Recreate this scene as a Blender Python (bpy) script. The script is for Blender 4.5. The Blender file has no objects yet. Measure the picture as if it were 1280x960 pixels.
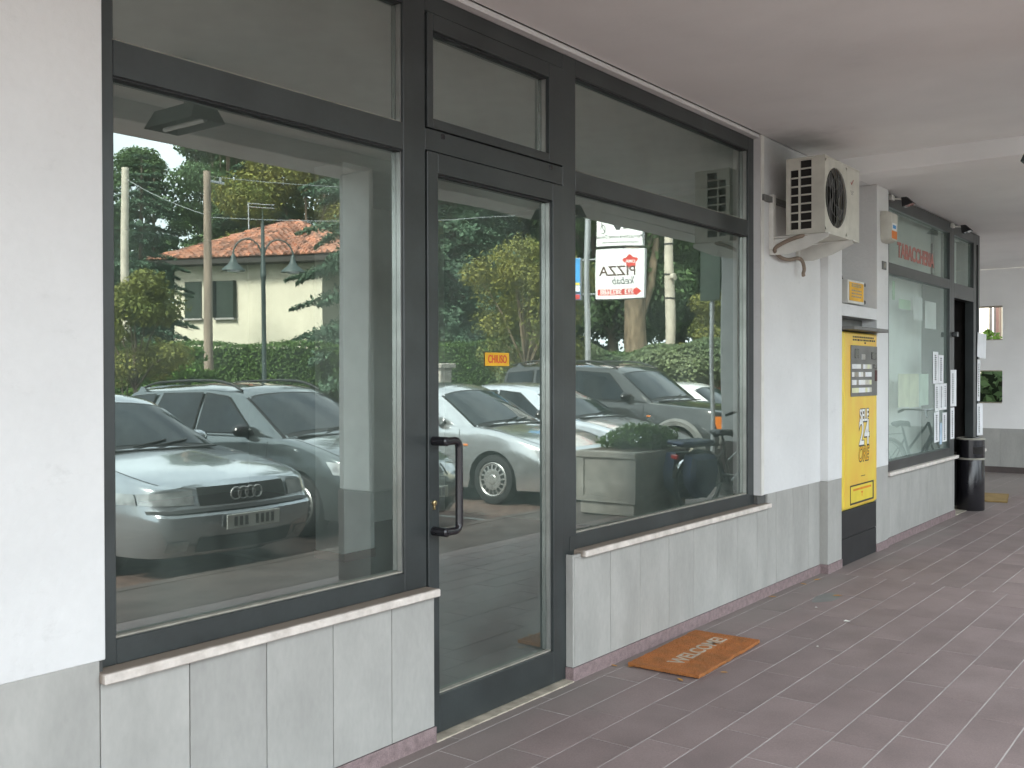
import bpy, bmesh, math, random
import numpy as np
from mathutils import Vector, Matrix
random.seed(7)
rng = np.random.default_rng(11)
S = bpy.context.scene
C = S.collection
PI = math.pi

# ------------------------------------------------------------------ camera, sky, sun, exposure
cam_d = bpy.data.cameras.new('camera')
cam = bpy.data.objects.new('camera', cam_d)
C.objects.link(cam)
yaw, pitch, roll = 0.6498, -0.0092, -0.0024
F = Vector((math.cos(yaw) * math.cos(pitch), math.sin(yaw) * math.cos(pitch), math.sin(pitch)))
r0 = F.cross(Vector((0, 0, 1))).normalized()
u0 = r0.cross(F)
rr = r0 * math.cos(roll) + u0 * math.sin(roll)
uu = u0 * math.cos(roll) - r0 * math.sin(roll)
cam.matrix_world = Matrix(((rr.x, uu.x, -F.x, 0), (rr.y, uu.y, -F.y, -2.72), (rr.z, uu.z, -F.z, 1.5), (0, 0, 0, 1)))
cam_d.sensor_width = 36
cam_d.lens = 36 * 1255.9 / 1280
cam_d.clip_start = 0.02
cam_d.clip_end = 2000
S.camera = cam

SUN_EL, SUN_AZ = math.radians(44), math.radians(175)      # direction towards the sun, azimuth from +X counter-clockwise
W = bpy.data.worlds.new('World')
S.world = W
W.use_nodes = True
wn = W.node_tree.nodes
wl = W.node_tree.links
bg = wn['Background']
sky = wn.new('ShaderNodeTexSky')
sky.sky_type = 'NISHITA'
sky.sun_disc = False
sky.sun_elevation = SUN_EL
sky.sun_rotation = math.radians(90) - SUN_AZ
sky.dust_density = 4
# a cloud sheet over the blue: real procedural sky, the same all round
tc = wn.new('ShaderNodeTexCoord')
mp = wn.new('ShaderNodeMapping'); mp.inputs['Scale'].default_value = (1, 1, 2.4)
cl = wn.new('ShaderNodeTexNoise'); cl.inputs['Scale'].default_value = 2.6; cl.inputs['Detail'].default_value = 7
cr = wn.new('ShaderNodeMapRange'); cr.inputs[1].default_value = 0.36; cr.inputs[2].default_value = 0.62
cr.inputs[3].default_value = 0.45; cr.inputs[4].default_value = 1.0
mx = wn.new('ShaderNodeMix'); mx.data_type = 'RGBA'
wl.new(tc.outputs['Generated'], mp.inputs['Vector']); wl.new(mp.outputs['Vector'], cl.inputs['Vector'])
wl.new(cl.outputs['Fac'], cr.inputs[0]); wl.new(cr.outputs[0], mx.inputs[0])
wl.new(sky.outputs['Color'], mx.inputs[6]); mx.inputs[7].default_value = (9.8, 10.75, 11.3, 1)
wl.new(mx.outputs[2], bg.inputs['Color'])
bg.inputs['Strength'].default_value = 0.10

sun_d = bpy.data.lights.new('sun', 'SUN')
sun_d.energy = 3.1
sun_d.angle = math.radians(14)
sun_d.color = (1, 0.97, 0.92)
sun = bpy.data.objects.new('sun', sun_d)
C.objects.link(sun)
sd = Vector((math.cos(SUN_EL) * math.cos(SUN_AZ), math.cos(SUN_EL) * math.sin(SUN_AZ), math.sin(SUN_EL)))
sun.rotation_euler = sd.to_track_quat('Z', 'Y').to_euler()
sun.location = (0, -20, 30)

S.view_settings.view_transform = 'Standard'
S.view_settings.look = 'None'
S.view_settings.gamma = 1
S.view_settings.exposure = 2.2
S.render.engine = 'CYCLES'
S.cycles.use_denoising = True
S.cycles.max_bounces = 12
S.cycles.diffuse_bounces = 5
S.cycles.glossy_bounces = 5
S.cycles.transparent_max_bounces = 24
S.cycles.caustics_reflective = False
S.cycles.caustics_refractive = False
S.cycles.sample_clamp_indirect = 6

# ------------------------------------------------------------------ materials
def M(name, col, rough=0.6, var=0.12, scale=6.0, bump=0.0, bscale=60.0, metal=0.0, rnd=0.0, col2=None, coat=0.0, spec=0.5,
      detail=6, fine=0.0, fscale=180.0, island=0.0, stretch=None):
    m = bpy.data.materials.new(name)
    m.use_nodes = True
    n, l = m.node_tree.nodes, m.node_tree.links
    b = n['Principled BSDF']
    b.inputs['Roughness'].default_value = rough
    b.inputs['Metallic'].default_value = metal
    b.inputs['Specular IOR Level'].default_value = spec
    if coat:
        b.inputs['Coat Weight'].default_value = coat
        b.inputs['Coat Roughness'].default_value = 0.04
    t = n.new('ShaderNodeTexCoord')
    vec = t.outputs['Object']
    if stretch:
        s = n.new('ShaderNodeMapping'); s.inputs['Scale'].default_value = stretch
        l.new(vec, s.inputs['Vector']); vec = s.outputs['Vector']
    if rnd:
        oi = n.new('ShaderNodeObjectInfo')
        ad = n.new('ShaderNodeVectorMath'); ad.operation = 'MULTIPLY_ADD'
        cm = n.new('ShaderNodeCombineXYZ')
        for k in range(3): l.new(oi.outputs['Random'], cm.inputs[k])
        ad.inputs[1].default_value = (37, 53, 71)
        l.new(cm.outputs[0], ad.inputs[0]); l.new(vec, ad.inputs[2]); vec = ad.outputs[0]
    nz = n.new('ShaderNodeTexNoise'); nz.inputs['Scale'].default_value = scale; nz.inputs['Detail'].default_value = detail
    l.new(vec, nz.inputs['Vector'])
    c2 = col2 or tuple(c * (1 - var * 2) for c in col)
    c1 = col if col2 else tuple(min(1, c * (1 + var)) for c in col)
    mr = n.new('ShaderNodeMapRange'); mr.inputs[1].default_value = 0.3; mr.inputs[2].default_value = 0.7
    l.new(nz.outputs['Fac'], mr.inputs[0])
    mixc = n.new('ShaderNodeMix'); mixc.data_type = 'RGBA'
    l.new(mr.outputs[0], mixc.inputs[0])
    mixc.inputs[6].default_value = (*c2, 1); mixc.inputs[7].default_value = (*c1, 1)
    out = mixc.outputs[2]
    def scaleby(fac_socket, amt, out):
        mm = n.new('ShaderNodeMapRange'); mm.inputs[3].default_value = 1 - amt; mm.inputs[4].default_value = 1 + amt
        l.new(fac_socket, mm.inputs[0])
        vm = n.new('ShaderNodeVectorMath'); vm.operation = 'SCALE'
        l.new(out, vm.inputs[0]); l.new(mm.outputs[0], vm.inputs['Scale'])
        return vm.outputs[0]
    if fine:
        fz = n.new('ShaderNodeTexNoise'); fz.inputs['Scale'].default_value = fscale; fz.inputs['Detail'].default_value = 3
        l.new(vec, fz.inputs['Vector'])
        out = scaleby(fz.outputs['Fac'], fine, out)
    if rnd: out = scaleby(oi.outputs['Random'], rnd, out)
    if island:
        g = n.new('ShaderNodeNewGeometry')
        out = scaleby(g.outputs['Random Per Island'], island, out)
    l.new(out, b.inputs['Base Color'])
    if bump:
        bz = n.new('ShaderNodeTexNoise'); bz.inputs['Scale'].default_value = bscale; bz.inputs['Detail'].default_value = 5
        l.new(vec, bz.inputs['Vector'])
        bp = n.new('ShaderNodeBump'); bp.inputs['Strength'].default_value = bump; bp.inputs['Distance'].default_value = 0.01
        l.new(bz.outputs['Fac'], bp.inputs['Height']); l.new(bp.outputs[0], b.inputs['Normal'])
    return m

def glass_mat(name, tint, ior, rough=0.0, dust_haze=0.03, even=0.0):
    m = bpy.data.materials.new(name); m.use_nodes = True
    n, l = m.node_tree.nodes, m.node_tree.links
    n.remove(n['Principled BSDF'])
    tr = n.new('ShaderNodeBsdfTransparent'); tr.inputs[0].default_value = (*tint, 1)
    gl = n.new('ShaderNodeBsdfGlossy'); gl.inputs['Roughness'].default_value = rough
    gl.inputs['Color'].default_value = (0.905, 1.0, 0.945, 1)
    fr = n.new('ShaderNodeFresnel')
    ge = n.new('ShaderNodeNewGeometry'); mi = n.new('ShaderNodeMix')      # same reflectance from both sides of a thin pane
    l.new(ge.outputs['Backfacing'], mi.inputs[0]); mi.inputs[2].default_value = ior; mi.inputs[3].default_value = 1 / ior
    l.new(mi.outputs[0], fr.inputs[0])
    # very slight waviness of the pane
    t = n.new('ShaderNodeTexCoord'); nz = n.new('ShaderNodeTexNoise'); nz.inputs['Scale'].default_value = 1.3; nz.inputs['Detail'].default_value = 1
    bp = n.new('ShaderNodeBump'); bp.inputs['Strength'].default_value = 0.055; bp.inputs['Distance'].default_value = 0.02
    l.new(t.outputs['Object'], nz.inputs['Vector']); l.new(nz.outputs['Fac'], bp.inputs['Height']); l.new(bp.outputs[0], gl.inputs['Normal'])
    mix = n.new('ShaderNodeMixShader')
    l.new(fr.outputs[0], mix.inputs[0]); l.new(tr.outputs[0], mix.inputs[1]); l.new(gl.outputs[0], mix.inputs[2])
    # dust film, raised to paint the milky haze over the reflections
    df = n.new('ShaderNodeBsdfDiffuse'); df.inputs[0].default_value = (0.40, 0.50, 0.45, 1)
    dn = n.new('ShaderNodeTexNoise'); dn.inputs['Scale'].default_value = 3.5; dn.inputs['Detail'].default_value = 6
    dm = n.new('ShaderNodeMapRange'); dm.inputs[1].default_value = 0.35; dm.inputs[2].default_value = 0.8; dm.inputs[3].default_value = dust_haze * (0.4 + 0.5 * even); dm.inputs[4].default_value = dust_haze * (1.8 - 0.7 * even)
    l.new(t.outputs['Object'], dn.inputs['Vector']); l.new(dn.outputs['Fac'], dm.inputs[0])
    m2 = n.new('ShaderNodeMixShader')
    l.new(dm.outputs[0], m2.inputs[0]); l.new(mix.outputs[0], m2.inputs[1]); l.new(df.outputs[0], m2.inputs[2])
    l.new(m2.outputs[0], n['Material Output'].inputs['Surface'])
    return m

MAT = {}
def mk(k, *a, **kw): MAT[k] = M(k, *a, **kw); return MAT[k]
mk('plaster', (0.71, 0.71, 0.70), 0.85, var=0.03, scale=2.2, bump=0.25, bscale=45, fine=0.03, fscale=30)
mk('ceiling_plaster', (0.90, 0.895, 0.88), 0.9, var=0.04, scale=1.2, bump=0.1, bscale=60)
mk('stone_panel', (0.395, 0.390, 0.365), 0.55, var=0.07, scale=5.5, rnd=0.035, bump=0.06, bscale=90, fine=0.10, fscale=55, stretch=(1, 1, 0.45))
mk('panel_joint', (0.10, 0.10, 0.095), 0.9)
mk('skirting_stone', (0.27, 0.20, 0.20), 0.5, var=0.15, scale=30, fine=0.5, fscale=170)
mk('frame_metal', (0.036, 0.043, 0.043), 0.36, var=0.16, scale=4, spec=0.6, fine=0.12, fscale=70)
mk('gasket', (0.34, 0.32, 0.27), 0.6, var=0.15, scale=20)
mk('bead_metal', (0.55, 0.55, 0.53), 0.3, metal=0.8)
mk('rubber', (0.012, 0.012, 0.013), 0.6)
mk('tile', (0.222, 0.168, 0.160), 0.62, var=0.10, scale=3.0, rnd=0.06, bump=0.12, bscale=150, fine=0.25, fscale=150)
mk('grout', (0.40, 0.375, 0.355), 0.9, var=0.15, scale=8)
mk('threshold_stone', (0.44, 0.39, 0.31), 0.7, var=0.18, scale=14, fine=0.2, fscale=90)
mk('black_plastic', (0.016, 0.015, 0.018), 0.22, spec=0.6)
mk('black_matt', (0.02, 0.02, 0.021), 0.6)
mk('brass', (0.62, 0.48, 0.25), 0.3, metal=1)
mk('white_metal', (0.70, 0.69, 0.64), 0.5, var=0.06, scale=9)
mk('cream_plastic', (0.60, 0.585, 0.51), 0.45, var=0.08, scale=8)
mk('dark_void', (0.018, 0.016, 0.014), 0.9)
mk('steel', (0.45, 0.45, 0.45), 0.35, metal=0.9)
mk('grey_paint', (0.17, 0.17, 0.16), 0.5)
mk('yellow', (0.78, 0.60, 0.07), 0.38, var=0.0, scale=3.0, col2=(0.76, 0.45, 0.06), stretch=(1.5, 1, 0.9), detail=2)
mk('yellow_plain', (0.78, 0.61, 0.06), 0.38, var=0.05)
mk('orange_yellow', (0.78, 0.42, 0.02), 0.5)
mk('orange', (0.75, 0.20, 0.02), 0.5)
mk('red', (0.62, 0.05, 0.035), 0.5)
mk('faded_red', (0.48, 0.17, 0.14), 0.5)
mk('white_paint', (0.82, 0.82, 0.80), 0.5, var=0.03)
mk('paper', (0.82, 0.83, 0.84), 0.8, var=0.05, scale=6)
mk('ink', (0.06, 0.06, 0.065), 0.7, var=0.5, scale=60)
mk('text_black', (0.03, 0.03, 0.03), 0.5)
mk('brown_ink', (0.09, 0.045, 0.035), 0.5)
mk('green_print', (0.35, 0.62, 0.35), 0.5)
mk('pale_yellow', (0.76, 0.77, 0.52), 0.8, var=0.1)
mk('pale_green', (0.55, 0.70, 0.57), 0.8, var=0.1)
mk('blue_leaflet', (0.45, 0.58, 0.72), 0.6)
mk('blue_print', (0.05, 0.30, 0.62), 0.5)
mk('coir', (0.50, 0.175, 0.048), 0.95, var=0.0, scale=10, col2=(0.33, 0.135, 0.042), bump=1.0, bscale=260, fine=0.5, fscale=300, island=0.35)
mk('coir_letters', (0.50, 0.42, 0.32), 0.95, bump=0.6, bscale=260, fine=0.4, fscale=300)
mk('coir_tan', (0.33, 0.22, 0.08), 0.95, bump=0.8, bscale=200)
mk('leaf_dry', (0.55, 0.28, 0.05), 0.7, var=0.2)
mk('litter_white', (0.75, 0.73, 0.68), 0.7)
mk('concrete', (0.38, 0.35, 0.31), 0.85, var=0.16, scale=7, bump=0.4, bscale=90, fine=0.25, fscale=120)
mk('column_paint', (0.50, 0.50, 0.49), 0.6, var=0.08, scale=4)
mk('column_base', (0.09, 0.07, 0.065), 0.6)
mk('asphalt', (0.055, 0.055, 0.056), 0.85, var=0.2, scale=3, bump=0.5, bscale=200, fine=0.4, fscale=220)
mk('street_asphalt', (0.28, 0.285, 0.285), 0.85, var=0.15, scale=0.6, bump=0.3, bscale=120, fine=0.3, fscale=180)
mk('pavers', (0.14, 0.088, 0.07), 0.8, var=0.25, scale=9, bump=0.4, bscale=70, fine=0.3, fscale=60)
mk('kerb', (0.40, 0.38, 0.36), 0.8, var=0.12, scale=10)
mk('pavement_concrete', (0.36, 0.34, 0.32), 0.85, var=0.12, scale=4, fine=0.15, fscale=90)
mk('pavement_slabs', (0.115, 0.090, 0.080), 0.85, var=0.15, scale=3, fine=0.2, fscale=90)
mk('grass_ground', (0.06, 0.09, 0.03), 0.9, var=0.3, scale=1.5)
mk('room_floor', (0.055, 0.05, 0.045), 0.5, var=0.15, scale=6)
mk('room_wall', (0.42, 0.49, 0.45), 0.9, var=0.05)
mk('room_white', (0.82, 0.85, 0.82), 0.8, var=0.03)
mk('maroon', (0.07, 0.02, 0.018), 0.6)
mk('house_wall', (0.70, 0.645, 0.51), 0.9, var=0.06, scale=0.7, fine=0.05, fscale=8)
mk('roof_tile', (0.42, 0.17, 0.095), 0.85, var=0.0, scale=3.5, col2=(0.22, 0.13, 0.10), island=0.55, fine=0.2, fscale=12)
mk('dark_wood', (0.035, 0.03, 0.025), 0.7)
mk('shutter_green', (0.028, 0.045, 0.032), 0.7)
mk('pole_wood', (0.27, 0.21, 0.16), 0.85, var=0.2, scale=6, stretch=(1, 1, 0.15))
mk('pole_concrete', (0.52, 0.47, 0.38), 0.8, var=0.1, scale=5)
mk('lamp_green', (0.045, 0.065, 0.06), 0.5)
mk('galvanised', (0.40, 0.41, 0.42), 0.45, metal=0.5, var=0.1)
mk('bark', (0.13, 0.095, 0.07), 0.9, var=0.3, scale=9, bump=0.6, bscale=30, stretch=(1, 1, 0.3))
mk('bark_pale', (0.24, 0.18, 0.12), 0.9, var=0.25, scale=9, bump=0.5, bscale=30, stretch=(1, 1, 0.3))
def leafm(k, c1, c2):
    m = mk(k, c1, 0.6, var=0, scale=0.55, col2=c2, island=0.45, spec=0.25)
    n, l = m.node_tree.nodes, m.node_tree.links                     # leaves let light through
    tl = n.new('ShaderNodeBsdfTranslucent'); ms = n.new('ShaderNodeMixShader'); ms.inputs[0].default_value = 0.38
    b = n['Principled BSDF']; l.new(b.inputs['Base Color'].links[0].from_socket, tl.inputs[0])
    l.new(b.outputs[0], ms.inputs[1]); l.new(tl.outputs[0], ms.inputs[2]); l.new(ms.outputs[0], n['Material Output'].inputs['Surface'])
    return m
leafm('leaf_cedar', (0.125, 0.190, 0.120), (0.075, 0.130, 0.085))
leafm('leaf_green', (0.140, 0.215, 0.085), (0.085, 0.145, 0.065))
leafm('leaf_yellow', (0.26, 0.24, 0.06), (0.13, 0.16, 0.045))
leafm('leaf_hedge', (0.115, 0.190, 0.050), (0.080, 0.140, 0.040))
leafm('leaf_variegated', (0.24, 0.28, 0.15), (0.05, 0.09, 0.035))
leafm('leaf_bright', (0.14, 0.24, 0.04), (0.07, 0.14, 0.03))
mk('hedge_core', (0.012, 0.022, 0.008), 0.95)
mk('brick_wall', (0.30, 0.10, 0.06), 0.85, rnd=0.18, fine=0.2, fscale=40)
mk('mortar', (0.34, 0.31, 0.28), 0.9)
mk('wire', (0.05, 0.05, 0.05), 0.5)
mk('tyre', (0.014, 0.014, 0.015), 0.8)
mk('rim', (0.42, 0.42, 0.41), 0.35, metal=0.6)
mk('car_glass', (0.010, 0.015, 0.019), 0.03, spec=0.35, var=0.3, scale=2)
mk('lens_clear', (0.42, 0.44, 0.45), 0.08, spec=0.8, coat=1, metal=0.3, var=0.3, scale=12)
mk('lens_orange', (0.75, 0.20, 0.015), 0.15, coat=1)
mk('lens_red', (0.55, 0.012, 0.015), 0.15, coat=1)
mk('chrome', (0.75, 0.75, 0.76), 0.12, metal=1)
mk('navy_cloth', (0.03, 0.045, 0.11), 0.35, var=0.3)
mk('plate_white', (0.62, 0.63, 0.60), 0.4)
def paint(k, c, metal=0.55): return mk(k, c, 0.17, var=0.02, metal=metal, coat=1.0)
paint('paint_silver_green', (0.38, 0.41, 0.44), 0.75)
paint('paint_grey_green', (0.12, 0.14, 0.145), 0.7)
paint('paint_silver', (0.58, 0.59, 0.60), 0.75)
paint('paint_pale_silver', (0.64, 0.66, 0.69), 0.7)
paint('paint_dark_grey', (0.055, 0.056, 0.055))
paint('paint_white', (0.75, 0.75, 0.75), 0.0)
GLASS = glass_mat('shop_glass', (0.95, 0.99, 0.96), 3.3, dust_haze=0.078)
GLASS2 = glass_mat('tobacconist_glass', (0.90, 0.95, 0.92), 2.6, dust_haze=0.21, even=1.0)  # stronger film, painted haze that makes these panes paler
MAT['glass'] = GLASS; MAT['glass2'] = GLASS2

def tile_dust():
    m = MAT['tile']; n, l = m.node_tree.nodes, m.node_tree.links
    b = n['Principled BSDF']; src = b.inputs['Base Color'].links[0].from_socket
    ge = n.new('ShaderNodeNewGeometry'); sp = n.new('ShaderNodeSeparateXYZ'); l.new(ge.outputs['Position'], sp.inputs[0])
    nz = n.new('ShaderNodeTexNoise'); nz.inputs['Scale'].default_value = 2.2; nz.inputs['Detail'].default_value = 8; l.new(ge.outputs['Position'], nz.inputs['Vector'])
    ma = n.new('ShaderNodeMath'); ma.operation = 'MULTIPLY_ADD'; ma.inputs[1].default_value = 0.75; l.new(nz.outputs['Fac'], ma.inputs[0]); l.new(sp.outputs['Y'], ma.inputs[2])
    mr = n.new('ShaderNodeMapRange'); mr.inputs[1].default_value = 0.0; mr.inputs[2].default_value = 0.42; mr.inputs[4].default_value = 0.6; l.new(ma.outputs[0], mr.inputs[0])
    st = n.new('ShaderNodeTexNoise'); st.inputs['Scale'].default_value = 1.1; st.inputs['Detail'].default_value = 9; l.new(ge.outputs['Position'], st.inputs['Vector'])
    sr = n.new('ShaderNodeMapRange'); sr.inputs[1].default_value = 0.52; sr.inputs[2].default_value = 0.75; sr.inputs[4].default_value = 0.15; l.new(st.outputs['Fac'], sr.inputs[0])
    m1 = n.new('ShaderNodeMix'); m1.data_type = 'RGBA'; m1.inputs[7].default_value = (0.215, 0.198, 0.178, 1)
    m2 = n.new('ShaderNodeMix'); m2.data_type = 'RGBA'; m2.inputs[7].default_value = (0.185, 0.170, 0.158, 1)
    l.new(mr.outputs[0], m1.inputs[0]); l.new(src, m1.inputs[6]); l.new(sr.outputs[0], m2.inputs[0]); l.new(m1.outputs[2], m2.inputs[6]); l.new(m2.outputs[2], b.inputs['Base Color'])
tile_dust()
def wall_smudge(key, sc, lo, hi, amt):
    """white plaster with scuffs and grey hand marks of their own shape, low on the wall"""
    m = MAT[key]
    n, l = m.node_tree.nodes, m.node_tree.links
    b = n['Principled BSDF']
    src = b.inputs['Base Color'].links[0].from_socket
    t = n.new('ShaderNodeTexCoord'); mp_ = n.new('ShaderNodeMapping'); mp_.inputs['Scale'].default_value = (1.2, 1, 2.2)
    nz = n.new('ShaderNodeTexNoise'); nz.inputs['Scale'].default_value = sc; nz.inputs['Detail'].default_value = 9; nz.inputs['Roughness'].default_value = 0.75
    mr = n.new('ShaderNodeMapRange'); mr.inputs[1].default_value = lo; mr.inputs[2].default_value = hi; mr.inputs[4].default_value = amt
    mxx = n.new('ShaderNodeMix'); mxx.data_type = 'RGBA'; mxx.inputs[7].default_value = (0.42, 0.42, 0.40, 1)
    l.new(t.outputs['Object'], mp_.inputs[0]); l.new(mp_.outputs[0], nz.inputs['Vector']); l.new(nz.outputs['Fac'], mr.inputs[0])
    l.new(mr.outputs[0], mxx.inputs[0]); l.new(src, mxx.inputs[6]); l.new(mxx.outputs[2], b.inputs['Base Color'])
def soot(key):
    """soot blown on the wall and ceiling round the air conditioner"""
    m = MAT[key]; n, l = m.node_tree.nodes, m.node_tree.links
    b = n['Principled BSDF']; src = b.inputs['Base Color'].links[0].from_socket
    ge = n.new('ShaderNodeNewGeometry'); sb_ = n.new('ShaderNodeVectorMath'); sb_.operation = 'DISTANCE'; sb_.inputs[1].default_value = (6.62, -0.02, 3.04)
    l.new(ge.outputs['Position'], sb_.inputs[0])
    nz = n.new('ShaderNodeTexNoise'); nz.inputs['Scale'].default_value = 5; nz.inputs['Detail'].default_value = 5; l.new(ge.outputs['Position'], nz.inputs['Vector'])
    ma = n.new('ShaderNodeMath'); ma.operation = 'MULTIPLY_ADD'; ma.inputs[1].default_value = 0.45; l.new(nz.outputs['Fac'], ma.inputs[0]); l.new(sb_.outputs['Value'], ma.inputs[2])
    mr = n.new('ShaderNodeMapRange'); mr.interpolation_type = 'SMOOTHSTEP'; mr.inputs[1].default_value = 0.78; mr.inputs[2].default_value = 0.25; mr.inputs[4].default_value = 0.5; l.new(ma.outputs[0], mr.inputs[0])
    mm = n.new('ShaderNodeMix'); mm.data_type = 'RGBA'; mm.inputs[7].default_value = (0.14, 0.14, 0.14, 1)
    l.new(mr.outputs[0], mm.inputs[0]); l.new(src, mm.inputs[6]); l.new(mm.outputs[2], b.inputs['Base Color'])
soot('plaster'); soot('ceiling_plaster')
wall_smudge('plaster', 3.2, 0.58, 0.80, 0.45)
wall_smudge('ceiling_plaster', 1.7, 0.52, 0.85, 0.12)

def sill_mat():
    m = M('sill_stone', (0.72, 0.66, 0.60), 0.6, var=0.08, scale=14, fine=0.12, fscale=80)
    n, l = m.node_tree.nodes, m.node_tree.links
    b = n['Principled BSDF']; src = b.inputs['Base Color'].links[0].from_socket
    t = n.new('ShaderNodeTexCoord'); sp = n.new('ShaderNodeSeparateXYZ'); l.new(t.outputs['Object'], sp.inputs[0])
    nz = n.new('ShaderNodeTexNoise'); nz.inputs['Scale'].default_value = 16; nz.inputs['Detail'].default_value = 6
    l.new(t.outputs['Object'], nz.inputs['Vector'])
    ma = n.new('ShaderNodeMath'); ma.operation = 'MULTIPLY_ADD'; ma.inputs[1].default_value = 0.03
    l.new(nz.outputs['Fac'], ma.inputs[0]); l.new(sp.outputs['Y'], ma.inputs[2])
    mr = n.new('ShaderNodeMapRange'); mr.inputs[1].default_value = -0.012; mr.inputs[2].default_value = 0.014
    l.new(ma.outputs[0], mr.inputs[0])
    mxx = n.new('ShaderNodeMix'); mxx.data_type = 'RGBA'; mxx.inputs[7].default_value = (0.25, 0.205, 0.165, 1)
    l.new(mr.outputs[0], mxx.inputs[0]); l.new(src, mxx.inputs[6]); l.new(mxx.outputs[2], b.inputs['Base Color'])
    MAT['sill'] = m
sill_mat()

# ------------------------------------------------------------------ mesh helpers
class MB:
    def __init__(s): s.v, s.f = [], []
    def add(s, vs, fs):
        o = len(s.v); s.v += [tuple(p) for p in vs]; s.f += [tuple(i + o for i in f) for f in fs]; return s
    def box(s, x0, x1, y0, y1, z0, z1, b=0.0):
        if b <= 0:
            vs = [(x, y, z) for x in (x0, x1) for y in (y0, y1) for z in (z0, z1)]
            return s.add(vs, [(0, 1, 3, 2), (4, 6, 7, 5), (0, 4, 5, 1), (2, 3, 7, 6), (0, 2, 6, 4), (1, 5, 7, 3)])
        X, Y, Z = (x0, x1), (y0, y1), (z0, z1)
        vs, ix = [], {}
        for i in (0, 1):
            for j in (0, 1):
                for k in (0, 1):
                    sx, sy, sz = (b if i == 0 else -b), (b if j == 0 else -b), (b if k == 0 else -b)
                    for a in range(3):
                        p = [X[i] + (0 if a == 0 else sx), Y[j] + (0 if a == 1 else sy), Z[k] + (0 if a == 2 else sz)]
                        ix[(i, j, k, a)] = len(vs); vs.append(p)
        fs = []
        for i in (0, 1):
            fs.append([ix[(i, j, k, 0)] for j, k in ((0, 0), (0, 1), (1, 1), (1, 0))])
            fs.append([ix[(j, i, k, 1)] for j, k in ((0, 0), (0, 1), (1, 1), (1, 0))])
            fs.append([ix[(j, k, i, 2)] for j, k in ((0, 0), (0, 1), (1, 1), (1, 0))])
            for j in (0, 1):
                fs.append([ix[(0, i, j, 1)], ix[(1, i, j, 1)], ix[(1, i, j, 2)], ix[(0, i, j, 2)]])
                fs.append([ix[(i, 0, j, 0)], ix[(i, 1, j, 0)], ix[(i, 1, j, 2)], ix[(i, 0, j, 2)]])
                fs.append([ix[(i, j, 0, 0)], ix[(i, j, 1, 0)], ix[(i, j, 1, 1)], ix[(i, j, 0, 1)]])
                for k in (0, 1): fs.append([ix[(i, j, k, a)] for a in range(3)])
        return s.add(vs, fs)
    def tube(s, pts, r, n=8, caps=True, closed=False):
        pts = [Vector(p) for p in pts]; m = len(pts)
        rs = r if isinstance(r, (list, tuple)) else [r] * m
        vs, fs = [], []
        ref = None
        for i, p in enumerate(pts):
            a = pts[(i - 1) % m] if (i > 0 or closed) else p
            b = pts[(i + 1) % m] if (i < m - 1 or closed) else p
            d = (b - a).normalized()
            if ref is None or abs(ref.dot(d)) > 0.98:
                ref = Vector((0, 0, 1)) if abs(d.z) < 0.9 else Vector((1, 0, 0))
            x = (ref - d * ref.dot(d)).normalized(); y = d.cross(x); ref = x
            for k in range(n):
                t = 2 * PI * k / n
                vs.append(p + (x * math.cos(t) + y * math.sin(t)) * rs[i])
        for i in range(m - 1 if not closed else m):
            for k in range(n):
                j = (i + 1) % m
                fs.append((i * n + k, i * n + (k + 1) % n, j * n + (k + 1) % n, j * n + k))
        if caps and not closed:
            fs.append(tuple(range(n))[::-1]); fs.append(tuple((m - 1) * n + k for k in range(n)))
        return s.add(vs, fs)
    def lathe(s, prof, c=(0, 0, 0), axis='z', n=24, closed=False):
        vs, fs = [], []
        for r, h in prof:
            for k in range(n):
                t = 2 * PI * k / n; a, b = r * math.cos(t), r * math.sin(t)
                p = {'z': (a, b, h), 'y': (a, h, b), 'x': (h, a, b)}[axis]
                vs.append((p[0] + c[0], p[1] + c[1], p[2] + c[2]))
        m = len(prof)
        for i in range(m - 1 if not closed else m):
            j = (i + 1) % m
            for k in range(n): fs.append((i * n + k, i * n + (k + 1) % n, j * n + (k + 1) % n, j * n + k))
        if not closed:
            fs.append(tuple(range(n))[::-1]); fs.append(tuple((m - 1) * n + k for k in range(n)))
        return s.add(vs, fs)
    def grid(s, rows):
        n = len(rows[0]); vs = [p for r in rows for p in r]
        return s.add(vs, [(i * n + k, i * n + k + 1, (i + 1) * n + k + 1, (i + 1) * n + k) for i in range(len(rows) - 1) for k in range(n - 1)])
    def prism(s, poly, a, b, axis='y'):
        """outline poly of (u,v) extruded from a to b along axis; u,v are the other two axes in order"""
        def P(u, v, w): return {'y': (u, w, v), 'x': (w, u, v), 'z': (u, v, w)}[axis]
        n = len(poly)
        vs = [P(u, v, a) for u, v in poly] + [P(u, v, b) for u, v in poly]
        return s.add(vs, [tuple(range(n)), tuple(range(n, 2 * n))[::-1]] + [(i, (i + 1) % n, n + (i + 1) % n, n + i) for i in range(n)])
    def quad(s, a, b, c, d): return s.add([a, b, c, d], [(0, 1, 2, 3)])
    def mesh(s, name, smooth=None, fix=True):
        me = bpy.data.meshes.new(name)
        me.from_pydata(s.v, [], s.f)
        if fix:
            bm = bmesh.new(); bm.from_mesh(me); bmesh.ops.recalc_face_normals(bm, faces=bm.faces); bm.to_mesh(me); bm.free()
        if smooth is not None:
            me.polygons.foreach_set('use_smooth', [True] * len(me.polygons))
            me.set_sharp_from_angle(angle=math.radians(smooth))
        me.update()
        return me

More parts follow.
